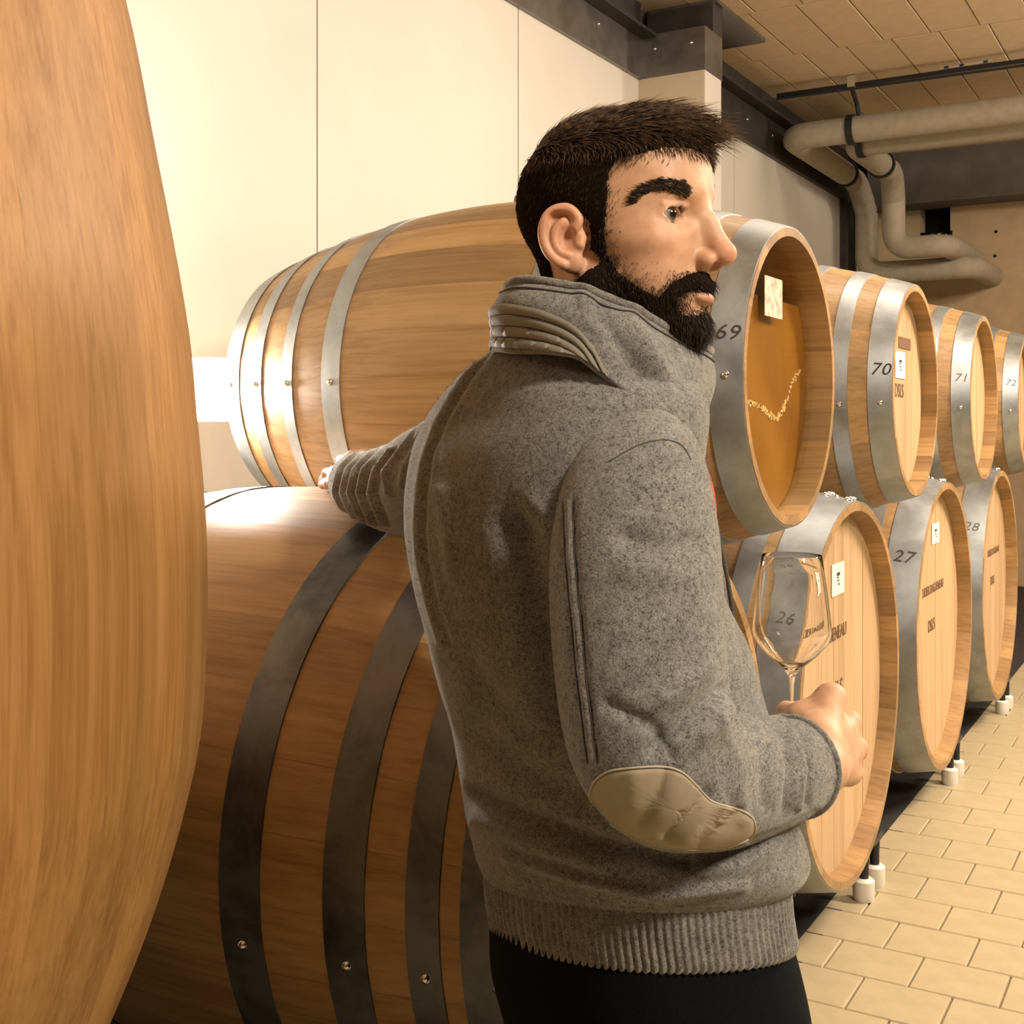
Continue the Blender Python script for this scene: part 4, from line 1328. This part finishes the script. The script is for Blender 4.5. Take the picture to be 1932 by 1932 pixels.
# ================================================================== his clothes
def wool(name, base, dark, spec=1.0, scale=1.0):
    m, nt, b = new_mat(name)
    tc = N(nt, 'ShaderNodeTexCoord')
    n1 = N(nt, 'ShaderNodeTexNoise', inputs={'Scale': 190.0 * scale, 'Detail': 4.0, 'Roughness': 0.7})
    n2 = N(nt, 'ShaderNodeTexNoise', inputs={'Scale': 620.0 * scale, 'Detail': 3.0, 'Roughness': 0.7})
    n3 = N(nt, 'ShaderNodeTexNoise', inputs={'Scale': 45.0 * scale, 'Detail': 4.0, 'Roughness': 0.6})
    for n in (n1, n2, n3): nt.links.new(tc.outputs['Object'], n.inputs['Vector'])
    c = ramp(nt, n1.outputs['Fac'], [(0.38, dark), (0.47, tuple(0.75 * q for q in base)), (0.58, base), (0.68, tuple(min(1, q * 1.35) for q in base))])
    c = mixc(nt, 0.55, c, ramp(nt, n2.outputs['Fac'], [(0.38, dark), (0.55, base), (0.7, tuple(min(1, q * 1.45) for q in base))]))
    c = mixc(nt, 1.0, c, ramp(nt, n3.outputs['Fac'], [(0.3, (0.80, 0.80, 0.80)), (0.7, (1.12, 1.12, 1.12))]), 'MULTIPLY')
    nt.links.new(c, b.inputs['Base Color'])
    b.inputs['Roughness'].default_value = 0.95
    b.inputs['Specular IOR Level'].default_value = 0.1
    b.inputs['Sheen Weight'].default_value = 0.35 * spec
    b.inputs['Sheen Roughness'].default_value = 0.5
    b.inputs['Sheen Tint'].default_value = (0.9, 0.85, 0.75, 1)
    mx = N(nt, 'ShaderNodeMath', operation='ADD')
    nt.links.new(n1.outputs['Fac'], mx.inputs[0]); nt.links.new(n2.outputs['Fac'], mx.inputs[1])
    bump(nt, b, mx.outputs[0], 0.35, 0.0018)
    return m
M['wool'] = wool('grey_felted_wool', (0.235, 0.225, 0.20), (0.035, 0.035, 0.034))
M['rib'] = wool('grey_rib_knit', (0.215, 0.20, 0.175), (0.05, 0.048, 0.045), 1.0, 0.8)
M['band'] = plain('taupe_suede_band', (0.19, 0.165, 0.125), 0.75, 0, 0.12, 40, 0.15)
M['suede'] = plain('beige_suede', (0.33, 0.27, 0.185), 0.75, 0, 0.12, 30, 0.15)
M['stitch'] = plain('pale_stitching', (0.42, 0.36, 0.28), 0.8)
M['seam'] = plain('dark_seam', (0.075, 0.070, 0.062), 0.95)
M['denim'] = plain('near_black_denim', (0.0035, 0.0048, 0.0062), 0.95, 0, 0.25, 300, 0.2)
M['denim'].node_tree.nodes['Principled BSDF'].inputs['Specular IOR Level'].default_value = 0.1
M['shirt_red'] = plain('red_check_shirt', (0.42, 0.075, 0.045), 0.8, 0, 0.5, 60)
M['shirt_dark'] = plain('black_undershirt', (0.012, 0.012, 0.014), 0.8)
M['shoe'] = plain('brown_shoe_leather', (0.07, 0.04, 0.022), 0.5)

def seg_dist(u, v, line):
    best = np.full(len(u), 1e9)
    for (x0, y0), (x1, y1) in zip(line[:-1], line[1:]):
        dx, dy = x1 - x0, y1 - y0
        t = np.clip(((u - x0) * dx + (v - y0) * dy) / (dx * dx + dy * dy + 1e-9), 0, 1)
        best = np.minimum(best, np.hypot(u - x0 - t * dx, v - y0 - t * dy))
    return best

def grid_surface(rings, closed=True):
    """rings (m, n, 3) -> verts, quads"""
    m_, n_ = rings.shape[:2]
    fs = []
    for i in range(m_ - 1):
        for j in range(n_ if closed else n_ - 1):
            j2 = (j + 1) % n_
            fs.append((i * n_ + j, i * n_ + j2, (i + 1) * n_ + j2, (i + 1) * n_ + j))
    return rings.reshape(-1, 3), fs

def ring_normals(R, closed=True):
    du = np.roll(R, -1, 1) - np.roll(R, 1, 1)
    if not closed: du = np.gradient(R, axis=1)
    dv = np.gradient(R, axis=0)
    n = np.cross(du, dv)
    n /= np.linalg.norm(n, axis=-1, keepdims=True) + 1e-12
    c = R.mean(1, keepdims=True)
    if ((R - c) * n).sum() < 0: n = -n
    return n

CAMP = np.array([0, 0, CH])
def wrinkle(R, folds, closed=True):
    """folds: (polyline in the photograph, half width px, height m); pressed into the side that faces the camera"""
    n = ring_normals(R, closed)
    view = CAMP - R; view /= np.linalg.norm(view, axis=-1, keepdims=True)
    face = np.clip(((n * view).sum(-1) + 0.05) / 0.30, 0, 1).ravel()
    u, v = proj(R); u, v = u.ravel(), v.ravel()
    off = np.zeros(len(u))
    for line, w, hgt in folds:
        off += hgt * np.exp(-(seg_dist(u, v, line) / w) ** 2)
    return R + n * (off * face).reshape(R.shape[:2])[..., None]

def lowfreq(R, amp, scale, seed):
    """soft unevenness of cloth"""
    r_ = np.random.default_rng(seed)
    n = ring_normals(R)
    out = np.zeros(R.shape[:2])
    for _ in range(10):
        k = r_.normal(0, 1, 3); k *= scale / np.linalg.norm(k) * r_.uniform(0.6, 1.6)
        out += np.sin(R @ k + r_.uniform(0, 6.28))
    return R + n * (out * amp / 3.2)[..., None]

jacket = empty('jacket')
jacket.parent = person
# ---- body of the jacket
ROWS = [(655, 930, .095, .082, 1.30), (678, 900, .116, .092, 1.30), (702, 868, .140, .103, 1.31), (742, 832, .176, .117, 1.315), (790, 798, .200, .122, 1.32), (850, 771, .205, .129, 1.32),
        (930, 758, .202, .135, 1.32), (1000, 757, .202, .138, 1.32), (1060, 765, .203, .142, 1.32), (1130, 780, .205, .147, 1.32), (1200, 800, .206, .152, 1.32), (1300, 825, .205, .153, 1.32),
        (1380, 849, .205, .153, 1.32), (1450, 862, .205, .154, 1.32), (1530, 874, .205, .156, 1.32), (1585, 887, .207, .157, 1.32), (1620, 895, .206, .156, 1.32), (1648, 906, .199, .150, 1.32), (1664, 915, .190, .142, 1.32)]
def torso_rings(rows, m_, n_, p=2.25, tilt0=1500, tilt=0.10):
    C = catmull(rows, m_)
    th = np.linspace(0, 2 * math.pi, n_, endpoint=False)
    ct, st = np.cos(th), np.sin(th)
    x = np.sign(ct) * np.abs(ct) ** (2 / p); y = np.sign(st) * np.abs(st) ** (2 / p)
    R = np.zeros((m_, n_, 3))
    for i, (yy, L_, a_, b_, d_) in enumerate(C):
        hw = FPX / d_ * math.sqrt((0.493 * a_) ** 2 + (0.87 * b_) ** 2) * 1.03
        c = W(L_ + hw, yy, d_)
        q = c + np.outer(x * b_, BF) + np.outer(y * a_, BR)
        tl = tilt * min(1, max(0, (yy - tilt0) / 200.0))
        q[:, 2] -= tl * (x * b_)
        q[:, 2] += 0.20 * min(1, max(0, (yy - 1350) / 300.0)) * (y * a_)
        R[i] = q
    return R
R = torso_rings(ROWS, 210, 220)
R = lowfreq(R, 0.0022, 22, 3)
BACK_SEAM = [(932, 655), (897, 700), (867, 745), (836, 800), (812, 870), (802, 930), (799, 1000), (804, 1060), (820, 1130), (846, 1215)]
FOLDS = [
    (BACK_SEAM, 5, -0.0045), ([(x + 13, y) for x, y in BACK_SEAM], 8, 0.0025), ([(x - 13, y) for x, y in BACK_SEAM], 9, 0.0035),
    ([(975, 985), (990, 1040), (1010, 1120), (1030, 1230), (1050, 1360)], 36, -0.017),
    ([(1000, 960), (1040, 985)], 24, 0.006),
    ([(836, 930), (846, 1000), (858, 1080)], 17, 0.006),
    ([(826, 850), (834, 920)], 16, 0.002),
    ([(880, 1250), (930, 1330), (1000, 1400)], 26, -0.007), ([(900, 1380), (980, 1450), (1080, 1500)], 26, -0.008),
    ([(885, 1500), (980, 1540), (1120, 1590), (1300, 1628)], 16, -0.010), ([(900, 1545), (1000, 1590), (1140, 1632)], 16, 0.008),
    ([(960, 1615), (1100, 1660), (1250, 1690), (1400, 1670)], 12, 0.007),
    ([(1330, 1640), (1400, 1630), (1450, 1600)], 20, 0.010),
    ([(1125, 905), (1150, 871), (1200, 840), (1250, 828), (1285, 838), (1310, 880)], 5, -0.004),
]
R = wrinkle(R, FOLDS)
R_TORSO = R
tv, tf = grid_surface(R)
torso = MB().add(tv, tf).build('jacket_body', M['wool'], jacket, True)
torso_bvh = BVHTree.FromPolygons([tuple(v) for v in tv], tf)

# ---- ribbed hem
HROWS = [(1632, 917, .188, .141, 1.32), (1665, 914, .190, .1425, 1.32), (1700, 915, .1905, .143, 1.32), (1735, 920, .190, .1435, 1.32), (1757, 924, .1895, .1435, 1.32), (1766, 926, .187, .141, 1.32), (1760, 932, .182, .137, 1.32)]
R = torso_rings(HROWS, 50, 720, 2.25, 1400, 0.11)
n = ring_normals(R)
wv = 0.5 + 0.5 * np.cos(np.arange(720) / 720 * 2 * math.pi * 120)
R = R + n * (0.0022 * wv ** 0.7 - 0.001)[None, :, None]
MB().add(*grid_surface(R)).build('ribbed_hem', M['rib'], jacket, True)

# ---- sleeves
def tube_rings(ctrl, m_, n_, flat=None):
    """ctrl: (px, py, d, radius); circles set square to the centre line"""
    P = np.array([np.append(W(c[0], c[1], c[2]), c[3]) for c in ctrl])
    C = catmull(P, m_)
    R = np.zeros((m_, n_, 3)); up = None
    th = np.linspace(0, 2 * math.pi, n_, endpoint=False)
    T = np.gradient(C[:, :3], axis=0)
    for _ in range(6): T[1:-1] = (T[:-2] + 2 * T[1:-1] + T[2:]) / 4
    for i in range(m_):
        t = T[i] / np.linalg.norm(T[i])
        if up is None: up = BF.copy()
        u = up - t * (up @ t); u /= np.linalg.norm(u); w = np.cross(t, u); up = u
        R[i] = C[i, :3] + C[i, 3] * (np.outer(np.cos(th), u) + np.outer(np.sin(th), w))
    return R
SLV = [(1196, 838, 1.225, .028), (1200, 850, 1.195, .053), (1201, 885, 1.170, .0655), (1199, 945, 1.148, .0735), (1200, 1030, 1.13, .0785), (1202, 1120, 1.115, .0790), (1208, 1230, 1.10, .0785), (1218, 1330, 1.09, .0775),
       (1235, 1400, 1.085, .0750), (1266, 1448, 1.090, .0705), (1313, 1466, 1.110, .0660), (1370, 1470, 1.142, .0635), (1420, 1462, 1.178, .0600), (1462, 1452, 1.208, .0560), (1486, 1446, 1.226, .0525), (1496, 1443, 1.234, .0510)]
R = tube_rings(SLV, 230, 150)
R = lowfreq(R, 0.0022, 26, 5)
SEAM2 = [(1062, 948), (1066, 1050), (1076, 1160), (1090, 1300), (1108, 1440)]
SFOLD = [
    (SEAM2, 4, -0.003), ([(x + 19, y) for x, y in SEAM2], 4, -0.003), ([(x + 9, y) for x, y in SEAM2], 8, 0.002),
    ([(1180, 1015), (1240, 1032), (1310, 1020)], 22, -0.006), ([(1190, 1075), (1270, 1085)], 26, 0.005),
    ([(1385, 1285), (1340, 1320), (1290, 1362), (1230, 1415)], 12, -0.010), ([(1400, 1320), (1330, 1385)], 18, 0.007), ([(1330, 1270), (1260, 1320)], 22, 0.006),
    ([(1150, 1330), (1230, 1370), (1270, 1430)], 14, -0.006),
    ([(1440, 1345), (1478, 1390), (1492, 1450), (1484, 1530)], 7, -0.0055), ([(1465, 1345), (1500, 1390), (1514, 1450), (1506, 1520)], 8, 0.0045),
    ([(1485, 1352), (1520, 1400), (1530, 1455), (1522, 1520)], 6, -0.005), ([(1400, 1350), (1440, 1420), (1445, 1520)], 12, -0.004), ([(1350, 1350), (1395, 1440), (1400, 1540)], 14, 0.004),
    ([(1420, 1590), (1480, 1568), (1540, 1535)], 9, -0.003),
    ([(1335, 1495), (1300, 1535), (1255, 1575)], 10, -0.006), ([(1392, 1530), (1352, 1568), (1318, 1600)], 9, -0.006), ([(1362, 1515), (1325, 1552), (1285, 1590)], 9, 0.004), ([(1255, 1455), (1240, 1500), (1210, 1550)], 15, -0.005), ([(1200, 1460), (1190, 1510)], 16, 0.003),
]
R = wrinkle(R, SFOLD)
R_SLEEVE = R
sv, sf = grid_surface(R)
sleeve_r = MB().add(sv, sf).build('sleeve', M['wool'], jacket, True)
sleeve_bvh = BVHTree.FromPolygons([tuple(v) for v in sv], sf)
# rolled cuff edge
cu = R[-1]; cc = cu.mean(0)
MB().tube(list(cu) + [cu[0], cu[1]], 0.0042, 8, False).build('cuff', M['wool'], sleeve_r, True)
R2 = np.stack([cu * (1 - k) + cc * k for k in (0.0, 0.12, 0.2)] , 0); R2[1:] -= 0.02 * (R[-1].mean(0) - R[-12].mean(0)) / 0.03
MB().add(*grid_surface(R2)).build('cuff_lining', M['seam'], sleeve_r, True)

SLL = [(975, 800, 1.50, .045), (945, 822, 1.53, .062), (905, 850, 1.575, .070), (860, 880, 1.64, .073), (805, 905, 1.73, .074), (765, 918, 1.82, .071), (732, 920, 1.89, .066), (704, 917, 1.95, .060), (684, 913, 1.995, .054), (674, 911, 2.02, .050)]
R = tube_rings(SLL, 170, 120)
R = lowfreq(R, 0.002, 26, 9)
LFOLD = []
for k, x in enumerate((632, 646, 661, 679, 700)):           # bunched rings at the cuff
    LFOLD.append(([(x + 40, 850), (x + 10, 885), (x, 930), (x + 22, 985)], 4.5, 0.0075))
    LFOLD.append(([(x + 47, 850), (x + 17, 885), (x + 7, 930), (x + 29, 985)], 4.0, -0.0060))
LFOLD += [([(800, 800), (760, 850), (728, 890), (735, 930)], 6, 0.008), ([(790, 845), (765, 880), (760, 915)], 6, 0.007), ([(820, 780), (790, 830)], 5, 0.006)]
R = wrinkle(R, LFOLD)
sleeve_l = MB().add(*grid_surface(R)).build('sleeve', M['wool'], jacket, True)

# ---- loose felt fibres standing off the cloth
def fuzz(R, nq, name, parent, seed):
    r_ = np.random.default_rng(seed)
    n = ring_normals(R)
    i, j = r_.integers(1, R.shape[0] - 1, nq), r_.integers(0, R.shape[1], nq)
    fu, fv = r_.random(nq), r_.random(nq)
    j2 = (j + 1) % R.shape[1]
    P = (R[i, j] * (1 - fu)[:, None] + R[i, j2] * fu[:, None]) * (1 - fv)[:, None] + R[i - 1, j] * fv[:, None]
    st = []
    for q in range(nq):
        d = n[i[q], j[q]] * r_.uniform(0.3, 1.0) + r_.normal(0, 0.75, 3)
        L_ = r_.uniform(0.0012, 0.0034)
        st.append(np.array([P[q], P[q] + d * L_ * 0.6, P[q] + d * L_ + r_.normal(0, 0.0005, 3)]))
    o = strand_mesh(st, [0.00016] * nq, name, M['wool'], parent)
    o['kind'] = 'stuff'
    return o
fuzz(R_TORSO, 16000, 'felt_fibres', torso, 21)
fuzz(R_SLEEVE, 9000, 'felt_fibres', sleeve_r, 22)
fuzz(R, 4000, 'felt_fibres', sleeve_l, 23)

# ---- suede elbow patch, laid on the sleeve
def cast(px, py, bvh):
    d = W(px, py, 1.0) - CAMP; d /= np.linalg.norm(d)
    hit = bvh.ray_cast(Vector(CAMP), Vector(d))
    if hit[0] is None:
        q = bvh.find_nearest(Vector(W(px, py, 1.12)))
        return np.array(q[0]), np.array(q[1])
    return np.array(hit[0]), np.array(hit[1])
def decal(poly, bvh, off, nr=14, nb=110, center=None):
    poly = np.array(poly, float)
    c = poly.mean(0) if center is None else np.array(center, float)
    B = catmull(np.vstack([poly, poly[:1]]), nb + 1)[:-1]
    rows = []
    for r in np.linspace(0.0005, 1, nr):
        ring = []
        for p in B:
            q = c + (p - c) * r
            hp, hn = cast(q[0], q[1], bvh)
            if hn @ (CAMP - hp) < 0: hn = -hn
            ring.append(hp + hn * off * (1 if r < 0.999 else 0.2))
        rows.append(ring)
    return np.array(rows)
PATCH = [(1112, 1500), (1122, 1474), (1150, 1455), (1195, 1449), (1248, 1446), (1285, 1456), (1310, 1478), (1338, 1508), (1362, 1519), (1396, 1527), (1420, 1545), (1424, 1566), (1412, 1582), (1375, 1596), (1310, 1602), (1250, 1596), (1195, 1578), (1150, 1552), (1124, 1526)]
PD = decal(PATCH, sleeve_bvh, 0.0028)
patch = MB().add(*grid_surface(PD)).build('elbow_patch', M['suede'], sleeve_r, True)
edge = list(PD[-1]); edge = [e + 0.0012 * (CAMP - e) / np.linalg.norm(CAMP - e) for e in edge]
MB().tube(edge + [edge[0]], 0.0011, 6, False).build('patch_stitching', M['stitch'], sleeve_r, True)

# ---- seam lines laid on the cloth
def seam(line, bvh, parent, r=0.0007, mat='seam', n_=60, name='seam'):
    pts = []
    for p in catmull(line, n_):
        hp, hn = cast(p[0], p[1], bvh)
        if hn @ (CAMP - hp) < 0: hn = -hn
        pts.append(hp + hn * 0.0003)
    # drop jumps
    keep = [pts[0]]
    for p in pts[1:]:
        if np.linalg.norm(p - keep[-1]) < 0.03: keep.append(p)
    return MB().tube(keep, r, 6, True).build(name, M[mat], parent, True)
seam(BACK_SEAM, torso_bvh, torso)
seam(SEAM2, sleeve_bvh, sleeve_r)
seam([(x + 19, y) for x, y in SEAM2], sleeve_bvh, sleeve_r)
seam([(1150, 871), (1200, 842), (1250, 830), (1285, 840), (1304, 868)], sleeve_bvh, sleeve_r)

# ---- stand-up collar
NC = W(1120, 600, 1.285)
TOPL = [(961, 536, 1.262), (985, 527, 1.235), (1030, 531, 1.213), (1100, 545, 1.196), (1160, 567, 1.192), (1230, 602, 1.202), (1290, 636, 1.238), (1325, 652, 1.275), (1339, 660, 1.305)]
BOTL = [(930, 662, 1.258), (960, 664, 1.215), (1030, 664, 1.172), (1090, 672, 1.152), (1140, 706, 1.146), (1200, 752, 1.148), (1255, 792, 1.168), (1295, 822, 1.205), (1318, 850, 1.245)]
TOPF = [(1320, 656, 1.375), (1270, 632, 1.405), (1180, 592, 1.425), (1085, 560, 1.408), (1010, 545, 1.365), (975, 540, 1.325), (963, 540, 1.298), (959, 539, 1.278)]
BOTF = [(1310, 842, 1.40), (1250, 792, 1.455), (1160, 742, 1.475), (1060, 702, 1.455), (985, 682, 1.405), (945, 672, 1.345), (930, 667, 1.305), (926, 664, 1.278)]
tp = catmull([W(*q) for q in TOPF + TOPL], 179); bp = catmull([W(*q) for q in BOTF + BOTL], 179)
JC = 89                                                   # the column at the middle of his back
def collar_rows(off=0.0, m_=26):
    rows = []
    for k in np.linspace(0, 1, m_):
        c = bp * (1 - k) + tp * k
        rad = c - NC; rad[:, 2] = 0; rad /= np.linalg.norm(rad, axis=1, keepdims=True)
        bulge = 0.008 * math.sin(math.pi * k) - 0.004 * math.sin(2 * math.pi * k)
        rows.append(c + rad * (bulge + off))
    return np.array(rows)
CR = collar_rows()
CFOLD = [([(1130, 590), (1165, 650), (1215, 715)], 16, -0.008), ([(1190, 600), (1225, 660), (1262, 720)], 18, 0.006), ([(1100, 560), (1130, 620), (1165, 680)], 16, 0.004)]
CR = wrinkle(CR, CFOLD, False)
full = CR
o = MB().add(*grid_surface(full, False)).build('collar', M['wool'], jacket, True)
md = o.modifiers.new('thickness', 'SOLIDIFY'); md.thickness = 0.007; md.offset = -1
collar = o
collar_bvh = BVHTree.FromPolygons([tuple(v) for v in full.reshape(-1, 3)], grid_surface(full, False)[1])
rim = list(full[-1])
MB().tube([r + np.array([0, 0, -0.001]) for r in rim], 0.0056, 10).build('collar_edge', M['rib'], collar, True)
st_ = [p for p in full[-4]]
st2 = []
for p in st_:
    rad = p - NC; rad[2] = 0; rad /= np.linalg.norm(rad); st2.append(p + rad * 0.0012)
MB().tube(st2, 0.0010, 6).build('collar_stitching', M['seam'], collar, True)
# quilted suede bands round the back of the collar
for k in range(4):
    u0 = 0.06 + 0.155 * k
    strip = []
    nn = 46
    for q in range(-nn, nn + 1):
        t = abs(q) / nn
        j = int(t * (38 + 3.5 * k))
        j = JC + (j if q >= 0 else -j)
        sink = (u0 + 0.16) * t ** 2.8
        vv = []
        for w_ in np.linspace(0, 1, 7):
            kk = np.clip((u0 + 0.145 * w_ * (1 - 0.5 * t ** 2) - sink) * 25, 0.0, 24.99)
            i0 = int(kk); p = CR[i0, j] * (1 - (kk - i0)) + CR[i0 + 1, j] * (kk - i0)
            rad = p - NC; rad[2] = 0; rad /= np.linalg.norm(rad)
            vv.append(p + rad * (0.0018 + 0.0020 * math.sin(math.pi * w_) ** 0.6 * (1 - t ** 5)))
        strip.append(vv)
    MB().add(*grid_surface(np.array(strip), False)).build('collar_band', M['band'], collar, True)

# ---- jacket front: placket edge, inner dark layer and a corner of the shirt
pl = catmull([W(1316, 700, 1.300), W(1308, 800, 1.300), W(1322, 900, 1.325), W(1350, 1010, 1.345), W(1372, 1120, 1.36), W(1384, 1220, 1.37), W(1394, 1300, 1.375), W(1402, 1380, 1.38)], 60)
rows = np.array([pl - 0.10 * BF + 0.01 * BR, pl - 0.04 * BF + 0.008 * BR, pl, pl + 0.004 * BF - 0.006 * BR, pl - 0.01 * BF - 0.03 * BR, pl - 0.08 * BF - 0.06 * BR])
MB().add(*grid_surface(rows, False)).build('placket', M['wool'], jacket, True)
MB().tube(list(pl + 0.004 * BF), 0.0026, 8).build('zip_edge', M['seam'], jacket, True)
ul = catmull([W(1318, 755, 1.30), W(1333, 800, 1.305), W(1331, 850, 1.31), W(1322, 885, 1.31)], 24)
rows = np.array([ul - 0.05 * BF, ul - 0.012 * BF, ul, ul - 0.012 * BR, ul - 0.05 * BF - 0.03 * BR])
MB().add(*grid_surface(rows, False)).build('undershirt', M['shirt_dark'], person, True)
sl_ = catmull([W(1322, 862, 1.30), W(1341, 900, 1.305), W(1351, 945, 1.31), W(1353, 990, 1.315), W(1348, 1030, 1.32)], 30)
rows = np.array([sl_ - 0.05 * BF, sl_ - 0.012 * BF, sl_, sl_ - 0.012 * BR, sl_ - 0.05 * BF - 0.03 * BR])
MB().add(*grid_surface(rows, False)).build('shirt', M['shirt_red'], person, True)

# ---- trousers and shoes
trousers = empty('trousers'); trousers.parent = person
PROWS = [(1700, 925, .182, .137, 1.32), (1760, 925, .184, .139, 1.32), (1830, 928, .188, .144, 1.32), (1900, 944, .187, .146, 1.32), (1960, 962, .183, .145, 1.32), (2030, 990, .172, .138, 1.32), (2080, 1030, .145, .11, 1.32), (2100, 1090, .09, .07, 1.32)]
R = torso_rings(PROWS, 90, 160, 2.3, 1400, 0.04)
R = lowfreq(R, 0.002, 30, 12)
seat = MB().add(*grid_surface(R)).build('trouser_seat', M['denim'], trousers, True)
seat_bvh = BVHTree.FromPolygons([tuple(v) for v in R.reshape(-1, 3)], grid_surface(R)[1])
for s, h0, k0, a0 in zip((1, -1), hip, knee, ank):
    top = h0.copy() + 0.015 * BF; top[2] = 0.60
    C = catmull([np.append(top + [0, 0, 0.06], 0.095), np.append(top - [0, 0, 0.10], 0.092), np.append(k0, 0.072), np.append((k0 + a0) / 2, 0.062), np.append(a0, 0.060), np.append(a0 - [0, 0, 0.045], 0.061)], 60)
    MB().tube([c[:3] for c in C], [c[3] for c in C], 28).build('trouser_leg', M['denim'], trousers, True, 60)
    mb = MB(); f0 = a0.copy(); f0[2] = 0.0
    rings_ = []
    for (t, hw, hh) in ((-0.075, 0.018, 0.05), (-0.065, 0.034, 0.075), (-0.02, 0.038, 0.085), (0.04, 0.040, 0.080), (0.09, 0.045, 0.062), (0.15, 0.046, 0.048), (0.185, 0.034, 0.036), (0.20, 0.014, 0.022)):
        th = np.linspace(0, 2 * math.pi, 20, endpoint=False)
        c = f0 + t * BF
        rings_.append(c + np.outer(np.cos(th) * hw, BR) + np.outer((np.sin(th) * 0.5 + 0.5) * hh + 0.001, UPV))
    mb.add(*grid_surface(np.array(rings_)))
    mb.build('shoe', M['shoe'], person, True)

# every piece of the jacket and trousers hangs directly on that garment
for gm in (jacket, trousers):
    for ch in list(gm.children):
        for sub_ in list(ch.children): sub_.parent = gm

# ================================================================== wine glass in his fist
GC = W(1494, 1500, 1.387); gs = 1.387 / FPX
def gz_(py): return (1500 - py) * gs
outer = [(0.0, gz_(1503)), (57 * gs, gz_(1503)), (57 * gs, gz_(1501)), (20 * gs, gz_(1496)), (6 * gs, gz_(1485)), (3.4 * gs, gz_(1460)), (2.8 * gs, gz_(1400)), (2.8 * gs, gz_(1330)), (3.6 * gs, gz_(1292)), (6 * gs, gz_(1276)),
         (12 * gs, gz_(1266)), (26 * gs, gz_(1254)), (46 * gs, gz_(1236)), (65 * gs, gz_(1214)), (71.5 * gs, gz_(1203)), (73.5 * gs, gz_(1190)), (72 * gs, gz_(1172)), (66 * gs, gz_(1120)), (60 * gs, gz_(1078)), (56 * gs, gz_(1048))]
inner = [(55 * gs, gz_(1047)), (58.7 * gs, gz_(1078)), (64.6 * gs, gz_(1120)), (70.5 * gs, gz_(1172)), (71.9 * gs, gz_(1190)), (69.8 * gs, gz_(1202)), (63 * gs, gz_(1213)), (44 * gs, gz_(1234)), (24 * gs, gz_(1251)), (10 * gs, gz_(1260)), (0.0001, gz_(1262))]
m, nt, b = new_mat('clear_glass')
b.inputs['Base Color'].default_value = (1, 1, 1, 1)
b.inputs['Roughness'].default_value = 0.0
b.inputs['Transmission Weight'].default_value = 1.0
b.inputs['IOR'].default_value = 1.47
M['glass'] = m
glass = empty('wine_glass', tuple(GC))
tag(glass, 'empty long-stemmed wine glass held upright by its stem in the man\'s fist', 'glass')
MB().lathe(outer[9:] + inner, 64, 'z').build('bowl', M['glass'], glass, True, 50)
MB().lathe(outer[4:10], 24, 'z').build('stem', M['glass'], glass, True, 50)
MB().lathe([(0.0001, outer[0][1])] + outer[1:5], 48, 'z').build('foot', M['glass'], glass, True, 50)
